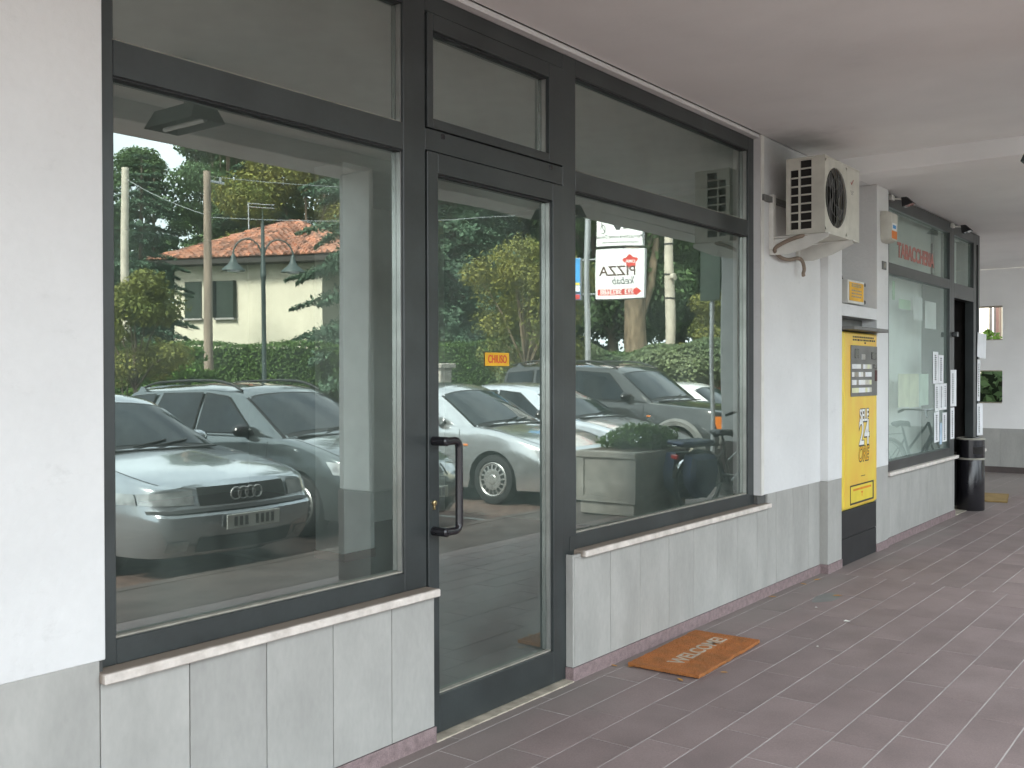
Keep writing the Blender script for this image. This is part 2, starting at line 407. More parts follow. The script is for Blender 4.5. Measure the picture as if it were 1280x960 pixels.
def link(o, parent=None):
    C.objects.link(o)
    if parent is not None: o.parent = parent
    return o
def tag(o, label=None, cat=None, group=None, kind=None):
    if label: o['label'] = label
    if cat: o['category'] = cat
    if group: o['group'] = group
    if kind: o['kind'] = kind
    return o
def obj(name, mb, mat, parent=None, smooth=None, fix=True):
    me = mb if isinstance(mb, bpy.types.Mesh) else mb.mesh(name, smooth, fix)
    m = MAT[mat] if isinstance(mat, str) else mat
    if not me.materials: me.materials.append(m)
    return link(bpy.data.objects.new(name, me), parent)
def thing(name, label, cat, loc=(0, 0, 0), rz=0.0, group=None):
    o = bpy.data.objects.new(name, None); o.empty_display_size = 0.1
    C.objects.link(o); o.location = loc; o.rotation_euler = (0, 0, rz)
    return tag(o, label, cat, group)
def structure(name, mb, mat, parent=None, **k):
    o = obj(name, mb, mat, parent, **k)
    if parent is None: o['kind'] = 'structure'
    return o
def dup(root, loc, rz, label, group=None):
    c0 = root.copy(); C.objects.link(c0); c0.location = loc; c0.rotation_euler = (0, 0, rz)
    c0['label'] = label
    if group: c0['group'] = group
    for ch in list(root.children):
        c1 = ch.copy(); C.objects.link(c1); c1.parent = c0
        for g in list(ch.children):
            c2 = g.copy(); C.objects.link(c2); c2.parent = c1
    return c0
def text(name, body, size, mat, loc, rot, parent=None, sx=1.0, ext=0.001, align='CENTER', bold=0.0, shear=0.0):
    cu = bpy.data.curves.new(name, 'FONT'); cu.body = body; cu.size = size; cu.extrude = ext
    cu.align_x = align; cu.align_y = 'CENTER'; cu.offset = bold; cu.shear = shear
    tmp = bpy.data.objects.new('lettering_source', cu); C.objects.link(tmp)
    me = bpy.data.meshes.new_from_object(tmp.evaluated_get(bpy.context.evaluated_depsgraph_get()))
    bpy.data.objects.remove(tmp); bpy.data.curves.remove(cu)
    me.materials.clear(); me.materials.append(MAT[mat])
    o = bpy.data.objects.new(name, me); link(o, parent)
    o.location = loc; o.rotation_euler = rot; o.scale = (sx, 1, 1)
    return o
FACE = (PI / 2, 0, 0)          # text on a wall that faces -y

# ------------------------------------------------------------------ large structure: ground, portico, building
# street ground
g = MB(); g.box(-500, 500, -600, 500, -0.6, -0.11)
structure('ground', g, 'street_asphalt')
g = MB(); g.box(-14, 40, -9.2, -3.55, -0.2, -0.100)
structure('parking_bay', g, 'pavers')
g = MB(); g.box(-14, 40, -3.55, -2.84, -0.2, -0.012)
structure('pavement', g, 'pavement_slabs')
kerb = structure('kerb', MB().box(-14, 40, -3.68, -3.55, -0.3, -0.008, 0.01), 'pavement_slabs')
g = MB(); g.box(-30, 60, -60, -23.0, -0.2, -0.04)
structure('garden_ground', g, 'grass_ground')

# portico floor: grout bed with single tiles
floor = structure('portico_floor', MB().box(-6, 16.6, -2.69, 5.2, -0.3, -0.0014), 'grout')
obj('edging_stone', MB().box(-6, 16.6, -2.84, -2.69, -0.3, 0.0, 0.006), 'pavement_slabs', floor)
def tile_rows():
    out = []
    rg = random.Random(5)
    fixed = {1: [3.20, 3.78, 4.38, 4.98], 2: [3.49, 4.03, 4.94], 3: [3.62, 4.15, 4.80], 4: [3.92, 4.46, 5.14, 5.80], 5: [3.68, 4.15, 4.79, 5.56, 6.22], 6: [4.05, 4.46, 5.06, 5.74, 6.40, 7.06], 7: [4.28, 4.91, 5.56], 8: [4.71]}
    def cut(a, b, y0, y1, fx):
        xs = [a]
        marks = sorted(fx) + [b]
        for mrk in marks:
            while mrk - xs[-1] > 0.95:
                xs.append(xs[-1] + rg.choice([0.55, 0.60, 0.60, 0.65]))
            if mrk - xs[-1] < 0.22 and len(xs) > 1: xs.pop()
            xs.append(mrk)
        for i in range(len(xs) - 1): out.append((xs[i], xs[i + 1], y0, y1))
    p = 0.202
    for k in range(-1, 13):
        y1 = -0.06 - p * k; y0 = y1 - p
        cut(-6 + rg.random() * 0.4, 7.48, y0, min(y1, 0.01), fixed.get(k, []))
    for k in range(-1, 14):
        y1 = -0.06 - p * (k - 0.45); y0 = max(y1 - p, -2.69)
        if y1 <= -2.65: continue
        cut(7.48, 16.6, y0, min(y1, 0.01), [7.48 + 0.3 + rg.random() * 0.4])
    for k in range(0, 25):
        y0 = 0.01 + p * k
        cut(12.4, 16.6, y0, y0 + p, [12.4 + 0.3 + rg.random() * 0.3])
    return out
def in_view(x, y):
    d = Vector((x, y + 2.72, -1.5)); f = d.dot(F)
    if f < 0.3: return False
    px, py = 640 + 1256 * d.dot(rr) / f, 480 - 1256 * d.dot(uu) / f
    return -60 < px < 1340 and py < 1030
tiles = tile_rows()
tiles.sort(key=lambda t: (not in_view((t[0] + t[1]) / 2, (t[2] + t[3]) / 2), (t[0] + t[1]) ** 2 / 4 + ((t[2] + t[3]) / 2 + 2.72) ** 2))
far = MB()
for i, (x0, x1, y0, y1) in enumerate(tiles):
    gx, gy = 0.0026, 0.0027
    if i < 298:
        cx, cy = (x0 + x1) / 2, (y0 + y1) / 2
        hx, hy = (x1 - x0) / 2 - gx, (y1 - y0) / 2 - gy
        o = obj('paving_tile', MB().box(-hx, hx, -hy, hy, -0.012, 0.0, 0.0009), 'tile', floor)
        o.location = (cx, cy, random.uniform(-0.0006, 0.0006)); o.rotation_euler = (random.gauss(0, 0.0012), random.gauss(0, 0.0009), 0)
    else:
        far.box(x0 + gx, x1 - gx, y0 + gy, y1 - gy, -0.012, 0.0)
o = obj('paving_tile_field', far, 'tile', floor); o['kind'] = 'stuff'

# ceiling of the portico with its cross beam and edge beam
ceil = structure('portico_ceiling', MB().box(-6, 16.6, -2.36, 0.0, 3.09, 3.3).box(12.36, 16.6, 0.0, 6, 3.09, 3.3), 'ceiling_plaster')
obj('cross_beam', MB().box(7.4205, 7.6995, -2.70, -0.002, 2.965, 3.10, 0.006), 'ceiling_plaster', ceil)
obj('edge_beam', MB().box(-6, 7.42, -2.70, -2.36, 2.97, 3.3, 0.008), 'ceiling_plaster', ceil)
obj('edge_beam', MB().box(7.7, 16.6, -2.70, -2.3605, 3.083, 3.3, 0.004), 'ceiling_plaster', ceil)


# unseen upper storey over the portico, added to block the sky light
up = thing('unseen_storey_block', 'unseen plastered upper storey over the portico, added to block sky light', 'building', (5, 2, 3.301))
obj('wall', MB().box(-11, 11.6, -4.7, 8, 0, 5.5), 'plaster', up)

# facade wall: plaster, stone panels, skirting, sills
fw = thing('facade_wall', 'white plastered shop wall with grey stone panels along its foot and pinkish skirting', 'wall', (0, 0, 0))
def part(name, mb, mat, parent=None, **k): return obj(name, mb, mat, parent or fw, **k)
part('plaster', MB().box(-6, 1.617, 0.006, 0.2, 0.668, 3.09, 0.003), 'plaster')
part('plaster', MB().box(6.312, 7.42, 0.006, 0.2, 0.692, 3.09), 'plaster')
part('jamb_trim', MB().box(6.312, 6.358, -0.004, 0.0055, 0.692, 3.088, 0.002), 'white_metal')
part('head_strip', MB().box(1.6, 6.312, 0.012, 0.2, 3.066, 3.0895), 'plaster')
part('wall_core', MB().box(-6, 3.064, 0.024, 0.2, -0.1, 0.600).box(4.092, 7.42, 0.024, 0.2, -0.1, 0.600).box(-6, 1.617, 0.024, 0.2, 0.6, 0.667)
     .box(6.312, 7.42, 0.024, 0.2, 0.6, 0.691), 'panel_joint')
def panels(xs, z0, z1, y=0.008, t=0.0155, parent=None):
    for a, b in zip(xs[:-1], xs[1:]):
        o = part('stone_panel', MB().box(-(b - a) / 2 + 0.0018, (b - a) / 2 - 0.0018, 0, t, z0, z1, 0.0012), 'stone_panel', parent)
        o.location = ((a + b) / 2, y + random.uniform(-0.0006, 0.0006), 0)
panels([-0.52, -0.217, 0.085, 0.388, 0.691, 0.994, 1.297, 1.6], 0.066, 0.668)
panels([1.6, 1.904, 2.208, 2.511, 2.816, 3.064], 0.066, 0.5995)
panels([4.092, 4.427, 4.731, 5.055, 5.359, 5.667, 5.969, 6.267], 0.066, 0.5995)
panels([6.44, 6.586, 6.888, 7.19, 7.42], 0.066, 0.692)
part('stone_panel', MB().box(6.269, 6.4388, 0.008, 0.0235, 0.066, 0.5995, 0.001), 'stone_panel')
part('stone_panel', MB().box(4.0905, 4.15, 0.008, 0.0235, 0.600, 0.616, 0.001), 'stone_panel')
part('reveal_panel', MB().box(4.078, 4.0915, 0.0085, 0.0495, 0.067, 0.616, 0.001), 'stone_panel')
part('skirting', MB().box(-6, 3.066, 0.0, 0.0075, -0.05, 0.0655, 0.001), 'skirting_stone')
part('skirting', MB().box(4.077, 7.42, 0.0, 0.0075, -0.05, 0.0655, 0.001), 'skirting_stone')
part('skirting', MB().box(4.072, 4.0775, 0.0005, 0.049, -0.05, 0.0655, 0.001), 'skirting_stone')
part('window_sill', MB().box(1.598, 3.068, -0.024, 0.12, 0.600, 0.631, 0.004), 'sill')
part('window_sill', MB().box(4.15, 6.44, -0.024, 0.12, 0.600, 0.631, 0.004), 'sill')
part('threshold', MB().box(3.066, 4.072, -0.004, 0.16, -0.05, 0.006, 0.002), 'threshold_stone')

# stepped-forward bay with the niche, as far as the tobacconist's window
bay = thing('niche_bay', 'white wall bay stepped forward under the beam with a niche for the yellow machine', 'wall', (7.42, 0, 0))
def bpart(name, x0, x1, y0, y1, z0, z1, mat, b=0.003): return obj(name, MB().box(x0 - 7.42, x1 - 7.42, y0, y1, z0, z1, b), mat, bay)
YB = -0.055
bpart('pilaster', 7.42, 7.72, YB, 0.3, 0.695, 2.964, 'plaster')
bpart('pilaster', 8.575, 8.885, YB, 0.3, 0.712, 3.089, 'plaster')
bpart('niche_back', 7.72, 8.575, 0.42, 0.5, 0.0, 3.089, 'plaster', 0)
bpart('niche_side', 7.42, 7.719, 0.3005, 0.5, 0.0, 3.089, 'plaster', 0)
bpart('niche_side', 8.576, 8.885, 0.3005, 0.5, 0.0, 3.089, 'plaster', 0)
bpart('niche_top', 7.42, 8.885, 0.001, 0.5, 3.0895, 3.3, 'plaster', 0)
bpart('lintel', 7.7205, 8.5745, YB + 0.001, 0.419, 1.952, 2.046, 'plaster')
bpart('stone_panel', 7.42, 7.72, YB + 0.002, 0.02, 0.068, 0.694, 'stone_panel', 0.002)
bpart('stone_panel', 8.575, 8.885, YB + 0.002, 0.02, 0.068, 0.711, 'stone_panel', 0.002)
bpart('skirting', 7.414, 7.722, YB - 0.004, 0.02, -0.05, 0.0675, 'skirting_stone', 0.001)
bpart('skirting', 8.573, 8.886, YB - 0.004, 0.02, -0.05, 0.0675, 'skirting_stone', 0.001)

# wall under the tobacconist's window
tw = thing('tobacconist_wall', 'grey stone-panelled low wall under the tobacconist window, past the yellow machine', 'wall', (8.885, 0, 0))
YT = -0.035
def tpart(name, x0, x1, y0, y1, z0, z1, mat, b=0.002): return obj(name, MB().box(x0 - 8.885, x1 - 8.885, y0, y1, z0, z1, b), mat, tw)
tpart('wall_core', 8.886, 11.22, YT + 0.016, 0.2, 0, 0.61, 'panel_joint', 0)
xs = [8.886, 9.02, 9.32, 9.62, 9.925, 10.23, 10.53, 10.835, 11.14, 11.222]
for a, b in zip(xs[:-1], xs[1:]): tpart('stone_panel', a + 0.0012, b - 0.0012, YT, YT + 0.0155, 0.068, 0.6095, 'stone_panel', 0.001)
tpart('skirting', 8.887, 11.226, YT - 0.008, YT - 0.0005, -0.05, 0.0675, 'skirting_stone', 0.001)
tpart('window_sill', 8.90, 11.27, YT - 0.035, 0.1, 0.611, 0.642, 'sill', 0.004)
tpart('wall_core', 12.08, 12.36, YT + 0.016, 0.2, 0, 0.61, 'panel_joint', 0)
tpart('stone_panel', 12.08, 12.36, YT, YT + 0.0155, 0.068, 0.6095, 'stone_panel', 0.001)
tpart('skirting', 12.076, 12.366, YT - 0.008, YT - 0.0005, -0.05, 0.0675, 'skirting_stone', 0.001)
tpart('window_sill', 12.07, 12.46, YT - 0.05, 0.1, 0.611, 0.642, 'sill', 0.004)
tpart('shade_sheet', 12.165, 12.179, 0.062, 4.8, 0, 3.0, 'dark_void', 0)  # black sheet added so the doorway reads as unlit depth
tpart('return_wall', 12.18, 12.358, 0.062, 6.0, 0, 3.089, 'plaster', 0)
tpart('threshold', 11.226, 12.076, YT, 0.2, -0.05, 0.006, 'threshold_stone', 0.002)
tpart('party_wall', 8.70, 8.884, 0.505, 6.0, 0, 3.089, 'plaster', 0)

# end wall of the portico with two square openings
ew = thing('end_wall', 'pale grey end wall of the portico with two square openings and stone-panelled foot', 'wall', (16.6, 0, 0))
EX = 16.6
holes = [(0.572, 1.17, 2.02, 2.517), (0.575, 1.17, 1.064, 1.537)]
m = MB()
m.box(0, 0.22, -2.7, 0.572, 0.668, 3.089); m.box(0, 0.22, 1.17, 6, 0.668, 3.089)
m.box(0, 0.22, 0.572, 1.17, 0.668, 1.064); m.box(0, 0.22, 0.572, 1.17, 1.537, 2.02); m.box(0, 0.22, 0.572, 1.17, 2.517, 3.089)
obj('plaster', m, 'ceiling_plaster', ew)
obj('wall_core', MB().box(0.012, 0.22, -2.7, 6, -0.1, 0.667), 'panel_joint', ew)
for k in range(29):
    y = -2.7 + 0.30 * k
    obj('stone_panel', MB().box(-0.004, 0.0115, y + 0.0012, y + 0.2988, 0.09, 0.6675, 0.001), 'stone_panel', ew)
obj('skirting', MB().box(-0.014, 0.0115, -2.7, 6, -0.05, 0.0895, 0.001), 'column_base', ew)
for (y0, y1, z0, z1) in holes:
    f = MB(); f.box(-0.006, 0.226, y0, y1, z1, z1 + 0.012); f.box(-0.006, 0.226, y0, y1, z0 - 0.012, z0)
    obj('opening_lining', f, 'threshold_stone', ew)

# dark room behind the shopfront
room = thing('shop_room', 'dim empty shop interior behind the big windows', 'interior', (1.2, 0.2, 0))
rm = lambda n, x0, x1, y0, y1, z0, z1, mat: obj(n, MB().box(x0 - 1.2, x1 - 1.2, y0 - 0.2, y1 - 0.2, z0, z1), mat, room)
rm('floor', 0.9, 8.6, 0.2, 8.2, -0.1, 0.0, 'room_floor')
rm('ceiling', 0.9, 8.6, 0.21, 8.2, 3.2, 3.3, 'room_white')
rm('back_wall', 0.9, 8.6, 8.0, 8.2, 0, 3.2, 'room_wall')
rm('side_wall', 0.9, 1.1, 0.21, 8.0, 0, 3.2, 'room_wall')
rm('side_wall', 8.4, 8.6, 0.51, 8.0, 0, 3.2, 'room_wall')
rm('partition', 6.75, 8.4, 4.6, 4.75, 0, 3.2, 'room_white')
ic = thing('interior_column', 'pale square column with dark red foot standing inside the shop', 'column', (5.745, 3.375, 0))
obj('shaft', MB().box(-0.17, 0.17, -0.17, 0.17, 0.07, 3.2, 0.003), 'room_white', ic)
obj('foot', MB().box(-0.178, 0.178, -0.178, 0.178, 0, 0.07, 0.002), 'maroon', ic)
# tobacconist interior
tr_ = thing('tobacconist_room', 'pale cluttered interior behind the tobacconist window', 'interior', (8.9, 0.2, 0))
rm2 = lambda n, x0, x1, y0, y1, z0, z1, mat: obj(n, MB().box(x0 - 8.9, x1 - 8.9, y0 - 0.2, y1 - 0.2, z0, z1), mat, tr_)
rm2('floor', 8.886, 12.17, 0.201, 5, -0.1, 0.0, 'room_floor')
rm2('ceiling', 8.886, 12.17, 0.21, 5, 3.0, 3.3, 'room_white')
rm2('back_wall', 8.886, 12.17, 4.8, 5, 0, 3.0, 'dark_void')  # black colour stands for the deep shade of the room
rm2('pale_backing', 9.0, 11.0, 0.24, 0.26, 0.65, 2.95, 'room_white')  # white sheet added to stand in for pale reflections in the glass
rm2('shelf', 9.0, 11.0, 0.12, 0.239, 0.655, 0.675, 'room_white')
rm2('inner_partition', 11.02, 11.1, 0.35, 3.0, 0, 2.95, 'dark_void')  # shade of the unlit inside put into its black colour

# ------------------------------------------------------------------ shop fronts
YF, YG = 0.050, 0.085
def member(name, parent, x0, x1, z0, z1, y0=YF, y1=0.118, b=0.0025, mat='frame_metal'):
    return obj(name, MB().box(x0, x1, y0, y1, z0, z1, b), mat, parent)
def pane(parent, x0, x1, z0, z1, y=YG, mat='glass', name='glass_pane'):
    return obj(name, MB().quad((x0, y, z0), (x1, y, z0), (x1, y, z1), (x0, y, z1)), mat, parent, fix=False)
def beads(parent, x0, x1, z0, z1, w=0.006, top=True):
    b = MB(); y0, y1 = YF + 0.012, YG - 0.001
    b.box(x0, x1, y0, y1, z0, z0 + w); obj('glazing_bead', b, 'gasket', parent)
    obj('glazing_bead', MB().box(x1 - w, x1, y0, y1, z0 + w, z1), 'bead_metal', parent)
    obj('glazing_bead', MB().box(x0, x0 + w, y0, y1, z0 + w, z1), 'frame_metal', parent)
    if top: obj('gasket', MB().box(x0, x1, YF + 0.008, y1, z1 - w, z1 + 0.002), 'rubber', parent)

dw = thing('display_window', 'large left display window in dark grey frame, beside the bare white wall', 'window')
for a in ((1.619, 1.678, 0.632, 3.064), (2.934, 3.0635, 0.632, 3.064)): member('stile', dw, *a)
member('rail', dw, 1.6785, 2.9335, 0.632, 0.708); member('rail', dw, 1.6785, 2.9335, 2.398, 2.506); member('rail', dw, 1.6785, 2.9335, 2.985, 3.064)
pane(dw, 1.675, 2.937, 0.704, 2.402); pane(dw, 1.675, 2.937, 2.502, 2.99)
beads(dw, 1.679, 2.933, 0.7085, 2.3975); beads(dw, 1.679, 2.933, 2.5065, 2.9845)

dr = thing('shop_door', 'dark grey glazed shop door with black pull handle and window over it', 'door')
member('post', dr, 4.0585, 4.171, 0.006, 3.064)
member('rail', dr, 3.0645, 4.058, 2.9885, 3.064); member('rail', dr, 3.0645, 4.058, 2.4225, 2.512)
leaf = obj('door_leaf', MB().box(3.070, 3.136, 0.044, 0.112, 0.012, 2.4185, 0.002).box(3.966, 4.0535, 0.044, 0.112, 0.012, 2.4185, 0.002)
           .box(3.1365, 3.9655, 0.044, 0.112, 0.012, 0.166, 0.002).box(3.1365, 3.9655, 0.044, 0.112, 2.334, 2.4185, 0.002), 'frame_metal', dr)
pane(leaf, 3.133, 3.969, 0.162, 2.338)
beads(leaf, 3.1365, 3.9655, 0.1665, 2.3335)
h = MB()
zt, zb, hx, hy = 1.228, 0.856, 3.186, -0.022
def arc_pts(c, r, a0, a1, n=6): return [(c[0] + r * math.cos(a0 + (a1 - a0) * i / n), c[1], c[2] + r * math.sin(a0 + (a1 - a0) * i / n)) for i in range(n + 1)]
pts = [(3.098, hy, zt), (3.155, hy, zt)] + arc_pts((hx - 0.028, hy, zt - 0.028), 0.028, PI / 2, 0) + arc_pts((hx - 0.028, hy, zb + 0.028), 0.028, 0, -PI / 2) + [(3.155, hy, zb), (3.098, hy, zb)]
h.tube(pts, 0.0165, 14)
for z in (zt, zb): h.lathe([(0.019, 0.044), (0.019, -0.03), (0.012, -0.036)], (3.1, 0, z), 'y', 16)
obj('pull_handle', h, 'black_plastic', leaf, smooth=40)
k = MB(); k.lathe([(0.011, 0.044), (0.011, 0.035), (0.008, 0.033)], (3.101, 0, 0.972), 'y', 14); k.box(3.0965, 3.1055, 0.036, 0.044, 0.944, 0.966, 0.001)
obj('lock_cylinder', k, 'brass', leaf, smooth=40)
sash = obj('fanlight_sash', MB().box(3.070, 3.106, 0.042, 0.11, 2.5155, 2.985, 0.002).box(3.934, 4.0535, 0.042, 0.11, 2.5155, 2.985, 0.002)
           .box(3.1065, 3.9335, 0.042, 0.11, 2.5155, 2.556, 0.002).box(3.1065, 3.9335, 0.042, 0.11, 2.918, 2.985, 0.002), 'frame_metal', dr)
pane(sash, 3.103, 3.937, 2.552, 2.922)
beads(sash, 3.1065, 3.9335, 2.5565, 2.9175, w=0.006)
for x in (3.172, 3.957): obj('vent_plug', MB().box(x - 0.011, x + 0.011, 0.046, 0.055, 2.484, 2.504, 0.002), 'black_plastic', dr)
obj('frame_gap', MB().box(3.0635, 4.0585, 0.075, 0.117, 2.4186, 2.4224).box(3.0637, 3.0697, 0.075, 0.117, 0.012, 3.0).box(4.054, 4.0583, 0.075, 0.117, 0.012, 3.0), 'rubber', dr)

cw = thing('display_window', 'wide right display window in dark grey frame, between the door and the air conditioner wall', 'window')
member('stile', cw, 6.222, 6.309, 0.632, 3.064)
member('rail', cw, 4.1715, 6.2215, 0.632, 0.708); member('rail', cw, 4.1715, 6.2215, 2.412, 2.512); member('rail', cw, 4.1715, 6.2215, 2.978, 3.064)
member('stile', cw, 4.112, 4.171, 0.632, 0.70, y0=YF - 0.003, y1=YF - 0.0005, b=0.001)
pane(cw, 4.168, 6.225, 0.704, 2.416); pane(cw, 4.168, 6.225, 2.508, 2.982)
beads(cw, 4.1715, 6.2215, 0.7085, 2.4115); beads(cw, 4.1715, 6.2215, 2.5125, 2.9775)

cs = thing('closed_sign', 'small orange CHIUSO sign stuck on the door glass', 'sign', (3.577, 0.0805, 1.57))
obj('board', MB().box(-0.088, 0.088, 0, 0.003, -0.030, 0.030, 0.0008), 'orange_yellow', cs)
text('lettering', 'CHIUSO', 0.050, 'red', (0, -0.001, -0.001), FACE, cs, sx=0.75, ext=0.0004, bold=0.0006)

tws = thing('tobacconist_window', "tobacconist's window with faded red lettering over it and notices taped inside", 'window')
y0, y1, yg = -0.030, 0.06, 0.0
def tm(name, x0, x1, z0, z1, b=0.002): return obj(name, MB().box(x0, x1, y0, y1, z0, z1, b), 'frame_metal', tws)
tm('stile', 8.8865, 8.985, 0.643, 3.07); tm('stile', 11.04, 11.1, 0.643, 3.07)
tm('rail', 8.9855, 11.0395, 0.643, 0.73); tm('rail', 8.9855, 11.0395, 2.38, 2.475); tm('rail', 8.9855, 11.0395, 2.96, 3.07)
pane(tws, 8.982, 11.043, 0.726, 2.384, yg, 'glass2'); pane(tws, 8.982, 11.043, 2.471, 2.964, yg, 'glass2')
text('lettering', 'TABACCHERIA', 0.185, 'faded_red', (9.93, yg - 0.003, 2.615), FACE, tws, sx=0.98, ext=0.001, bold=0.006)
rm2('fascia_backing', 8.99, 11.04, 0.16, 0.18, 2.47, 2.98, 'room_white')
td = thing('tobacconist_door', 'dark open doorway of the tobacconist in grey metal frame with glazed light above', 'door')
def dm(name, x0, x1, z0, z1, b=0.002): return obj(name, MB().box(x0, x1, y0, y1, z0, z1, b), 'frame_metal', td)
dm('post', 11.101, 11.225, 0.006, 3.07); dm('post', 12.075, 12.20, 0.006, 3.07); dm('post', 12.29, 12.36, 0.643, 3.07)
dm('rail', 11.2255, 12.0745, 2.30, 2.455); dm('rail', 11.2255, 12.0745, 2.96, 3.07); dm('rail', 12.2005, 12.2895, 2.96, 3.07); dm('rail', 12.2005, 12.2895, 0.643, 0.70)
pane(td, 11.22, 12.08, 2.45, 2.964, yg, 'glass2'); pane(td, 12.195, 12.295, 0.69, 2.964, yg, 'glass2')
obj('open_leaf', MB().box(11.24, 11.285, 0.07, 0.86, 0.02, 2.29, 0.002), 'black_matt', td)
hd = MB(); hd.box(11.13, 11.20, y0 - 0.05, y0, 1.885, 1.935, 0.004)
obj('door_closer', hd, 'black_plastic', td)
rm2('fascia_backing', 11.2, 12.1, 0.16, 0.18, 2.47, 2.98, 'room_white')

# ------------------------------------------------------------------ things on the facade
# air conditioner
ac = thing('air_conditioner', 'weathered cream outdoor air conditioner unit high on the white wall', 'air conditioner', (6.45, -0.38, 2.425))
Wd, Dp, Ht = 0.68, 0.262, 0.505
m = MB(); m.box(0.014, Wd, 0.06, Dp, 0.012, Ht - 0.012); m.box(-0.004, Wd + 0.004, -0.004, Dp, Ht - 0.012, Ht, 0.004)
m.box(0, Wd, 0, Dp, 0, 0.012)
m.box(Wd - 0.01, Wd, 0.0125, 0.0598, 0.012, Ht - 0.012); obj('casing', m, 'cream_plastic', ac)
ys = [0.012, 0.089, 0.166, 0.178, 0.233, Dp]
zr = [0.03 + 0.0575 * i for i in range(9)]
m = MB()
m.box(0, 0.0138, ys[0], ys[1], 0.012, Ht - 0.012); m.box(0, 0.0138, ys[2], ys[3], 0.012, Ht - 0.012); m.box(0, 0.0138, ys[4], ys[5], 0.012, Ht - 0.012)
for i in range(9):
    z0 = zr[i] - 0.006 if i else 0.012
    m.box(0.0004, 0.0134, ys[1], ys[2], z0, zr[i] + 0.003 if i < 8 else Ht - 0.012)
for i in range(8): m.box(0.0004, 0.0134, ys[3], ys[4], zr[i] - 0.006 if i else 0.012, zr[i] + 0.003 if i < 7 else Ht - 0.012)
obj('side_grille', m, 'cream_plastic', ac)
obj('louvre_backing', MB().box(0.0136, 0.0142, ys[1], ys[4], 0.02, Ht - 0.02), 'dark_void', ac)
cx, cz, R = 0.212, 0.250, 0.200
m = MB(); n = 48; inner, outer = [], []
for i in range(n):
    t = 2 * PI * i / n; c, s_ = math.cos(t), math.sin(t)
    k = min((0.5 * 0.415) / max(abs(c), 1e-6), (0.5 * 0.47) / max(abs(s_), 1e-6))
    inner.append((cx + R * c, 0, cz + R * s_)); outer.append((cx + k * c, 0, cz + k * s_))
m.grid([outer + outer[:1], inner + inner[:1], [(x, 0.011, z) for x, _, z in inner + inner[:1]]])
m.box(0.4215, Wd, 0.0, 0.012, 0.012, Ht - 0.012, 0.001)
m.box(0.0, 0.4195, 0.0, 0.0118, 0.012, 0.0148); m.box(0.0, 0.4195, 0.0, 0.0118, 0.4852, Ht - 0.012); m.box(0.0, 0.0042, 0.0, 0.0118, 0.015, 0.485)
obj('front_panel', m, 'cream_plastic', ac)
m = MB(); m.lathe([(R + 0.01, 0.058), (0.001, 0.058)], (cx, 0, cz), 'y', 40)
obj('fan_cavity', m, 'dark_void', ac)
m = MB()
for r in (0.06, 0.13, 0.192): m.tube([(cx + r * math.cos(2 * PI * i / 36), -0.004, cz + r * math.sin(2 * PI * i / 36)) for i in range(36)], 0.0014, 5, closed=True)
for i in range(-4, 5):
    x = i * 0.043; hz = math.sqrt(R * R - x * x) - 0.004
    m.tube([(cx + x, -0.001, cz - hz), (cx + x, -0.006, cz), (cx + x, -0.001, cz + hz)], 0.0017, 5)
obj('fan_guard', m, 'grey_paint', ac)
m = MB()
for kf in range(4):
    rows = []
    for i in range(5):
        r = 0.04 + 0.035 * i; a = kf * PI / 2 + i * 0.14
        rows.append([(cx + r * math.cos(a + b), 0.004 + 0.008 * b, cz + r * math.sin(a + b)) for b in (0, 0.35, 0.7)])
    m.grid(rows)
obj('fan_blades', m, 'black_matt', ac)
mk_ = MB()
for i in range(7): mk_.box(0.50 + i * 0.008, 0.506 + i * 0.008, -0.0008, 0.0, 0.335 - 0.01 * (i % 3), 0.342 - 0.01 * (i % 3))
obj('maker_mark', mk_, 'ink', ac)['kind'] = 'stuff'
m = MB(); m.tube([(0.50, -0.001, 0.40), (0.515, -0.001, 0.385), (0.535, -0.001, 0.405), (0.55, -0.001, 0.42)], 0.003, 6)
obj('red_mark', m, 'faded_red', ac)
m = MB()
hose = [(0.06, 0.12, 0.0), (0.0, 0.17, -0.015), (-0.015, 0.25, -0.04), (-0.015, 0.335, -0.085), (0.10, 0.35, -0.125), (0.24, 0.34, -0.135), (0.40, 0.335, -0.11), (0.47, 0.33, -0.13), (0.50, 0.33, -0.18), (0.47, 0.325, -0.21), (0.475, 0.325, -0.235)]
hp = []
for i in range(len(hose) - 1):
    p0, p1, p2, p3 = (Vector(hose[max(0, min(len(hose) - 1, i + q))]) for q in (-1, 0, 1, 2))
    for s_ in range(5):
        t = s_ / 5
        hp.append(0.5 * ((2 * p1) + (p2 - p0) * t + (2 * p0 - 5 * p1 + 4 * p2 - p3) * t * t + (3 * p1 - p0 - 3 * p2 + p3) * t ** 3))
m.tube(hp, 0.013, 8)
obj('hose', m, 'pole_wood', ac, smooth=60)
br = thing('wall_bracket', 'pale steel bracket carrying the air conditioner on the wall', 'bracket', (6.30, 0, 2.31))
m = MB(); m.box(0.02, 0.80, -0.022, 0.0055, 0.345, 0.385, 0.002)
obj('rail', m, 'grey_paint', br)
for x in (0.155, 0.63):
    m = MB(); m.box(x, x + 0.045, -0.026, 0.0055, 0.03, 0.40, 0.002)
    obj('upright', m, 'white_metal', br)
    m = MB(); m.prism([(0.005, -0.005), (0.005, 0.095), (-0.40, 0.110), (-0.40, 0.085), (-0.25, 0.02), (-0.12, -0.01)], x + 0.008, x + 0.012, 'x')
    m.box(x + 0.008, x + 0.05, -0.40, 0.005, 0.108, 0.1135)
    obj('arm', m, 'white_metal', br)

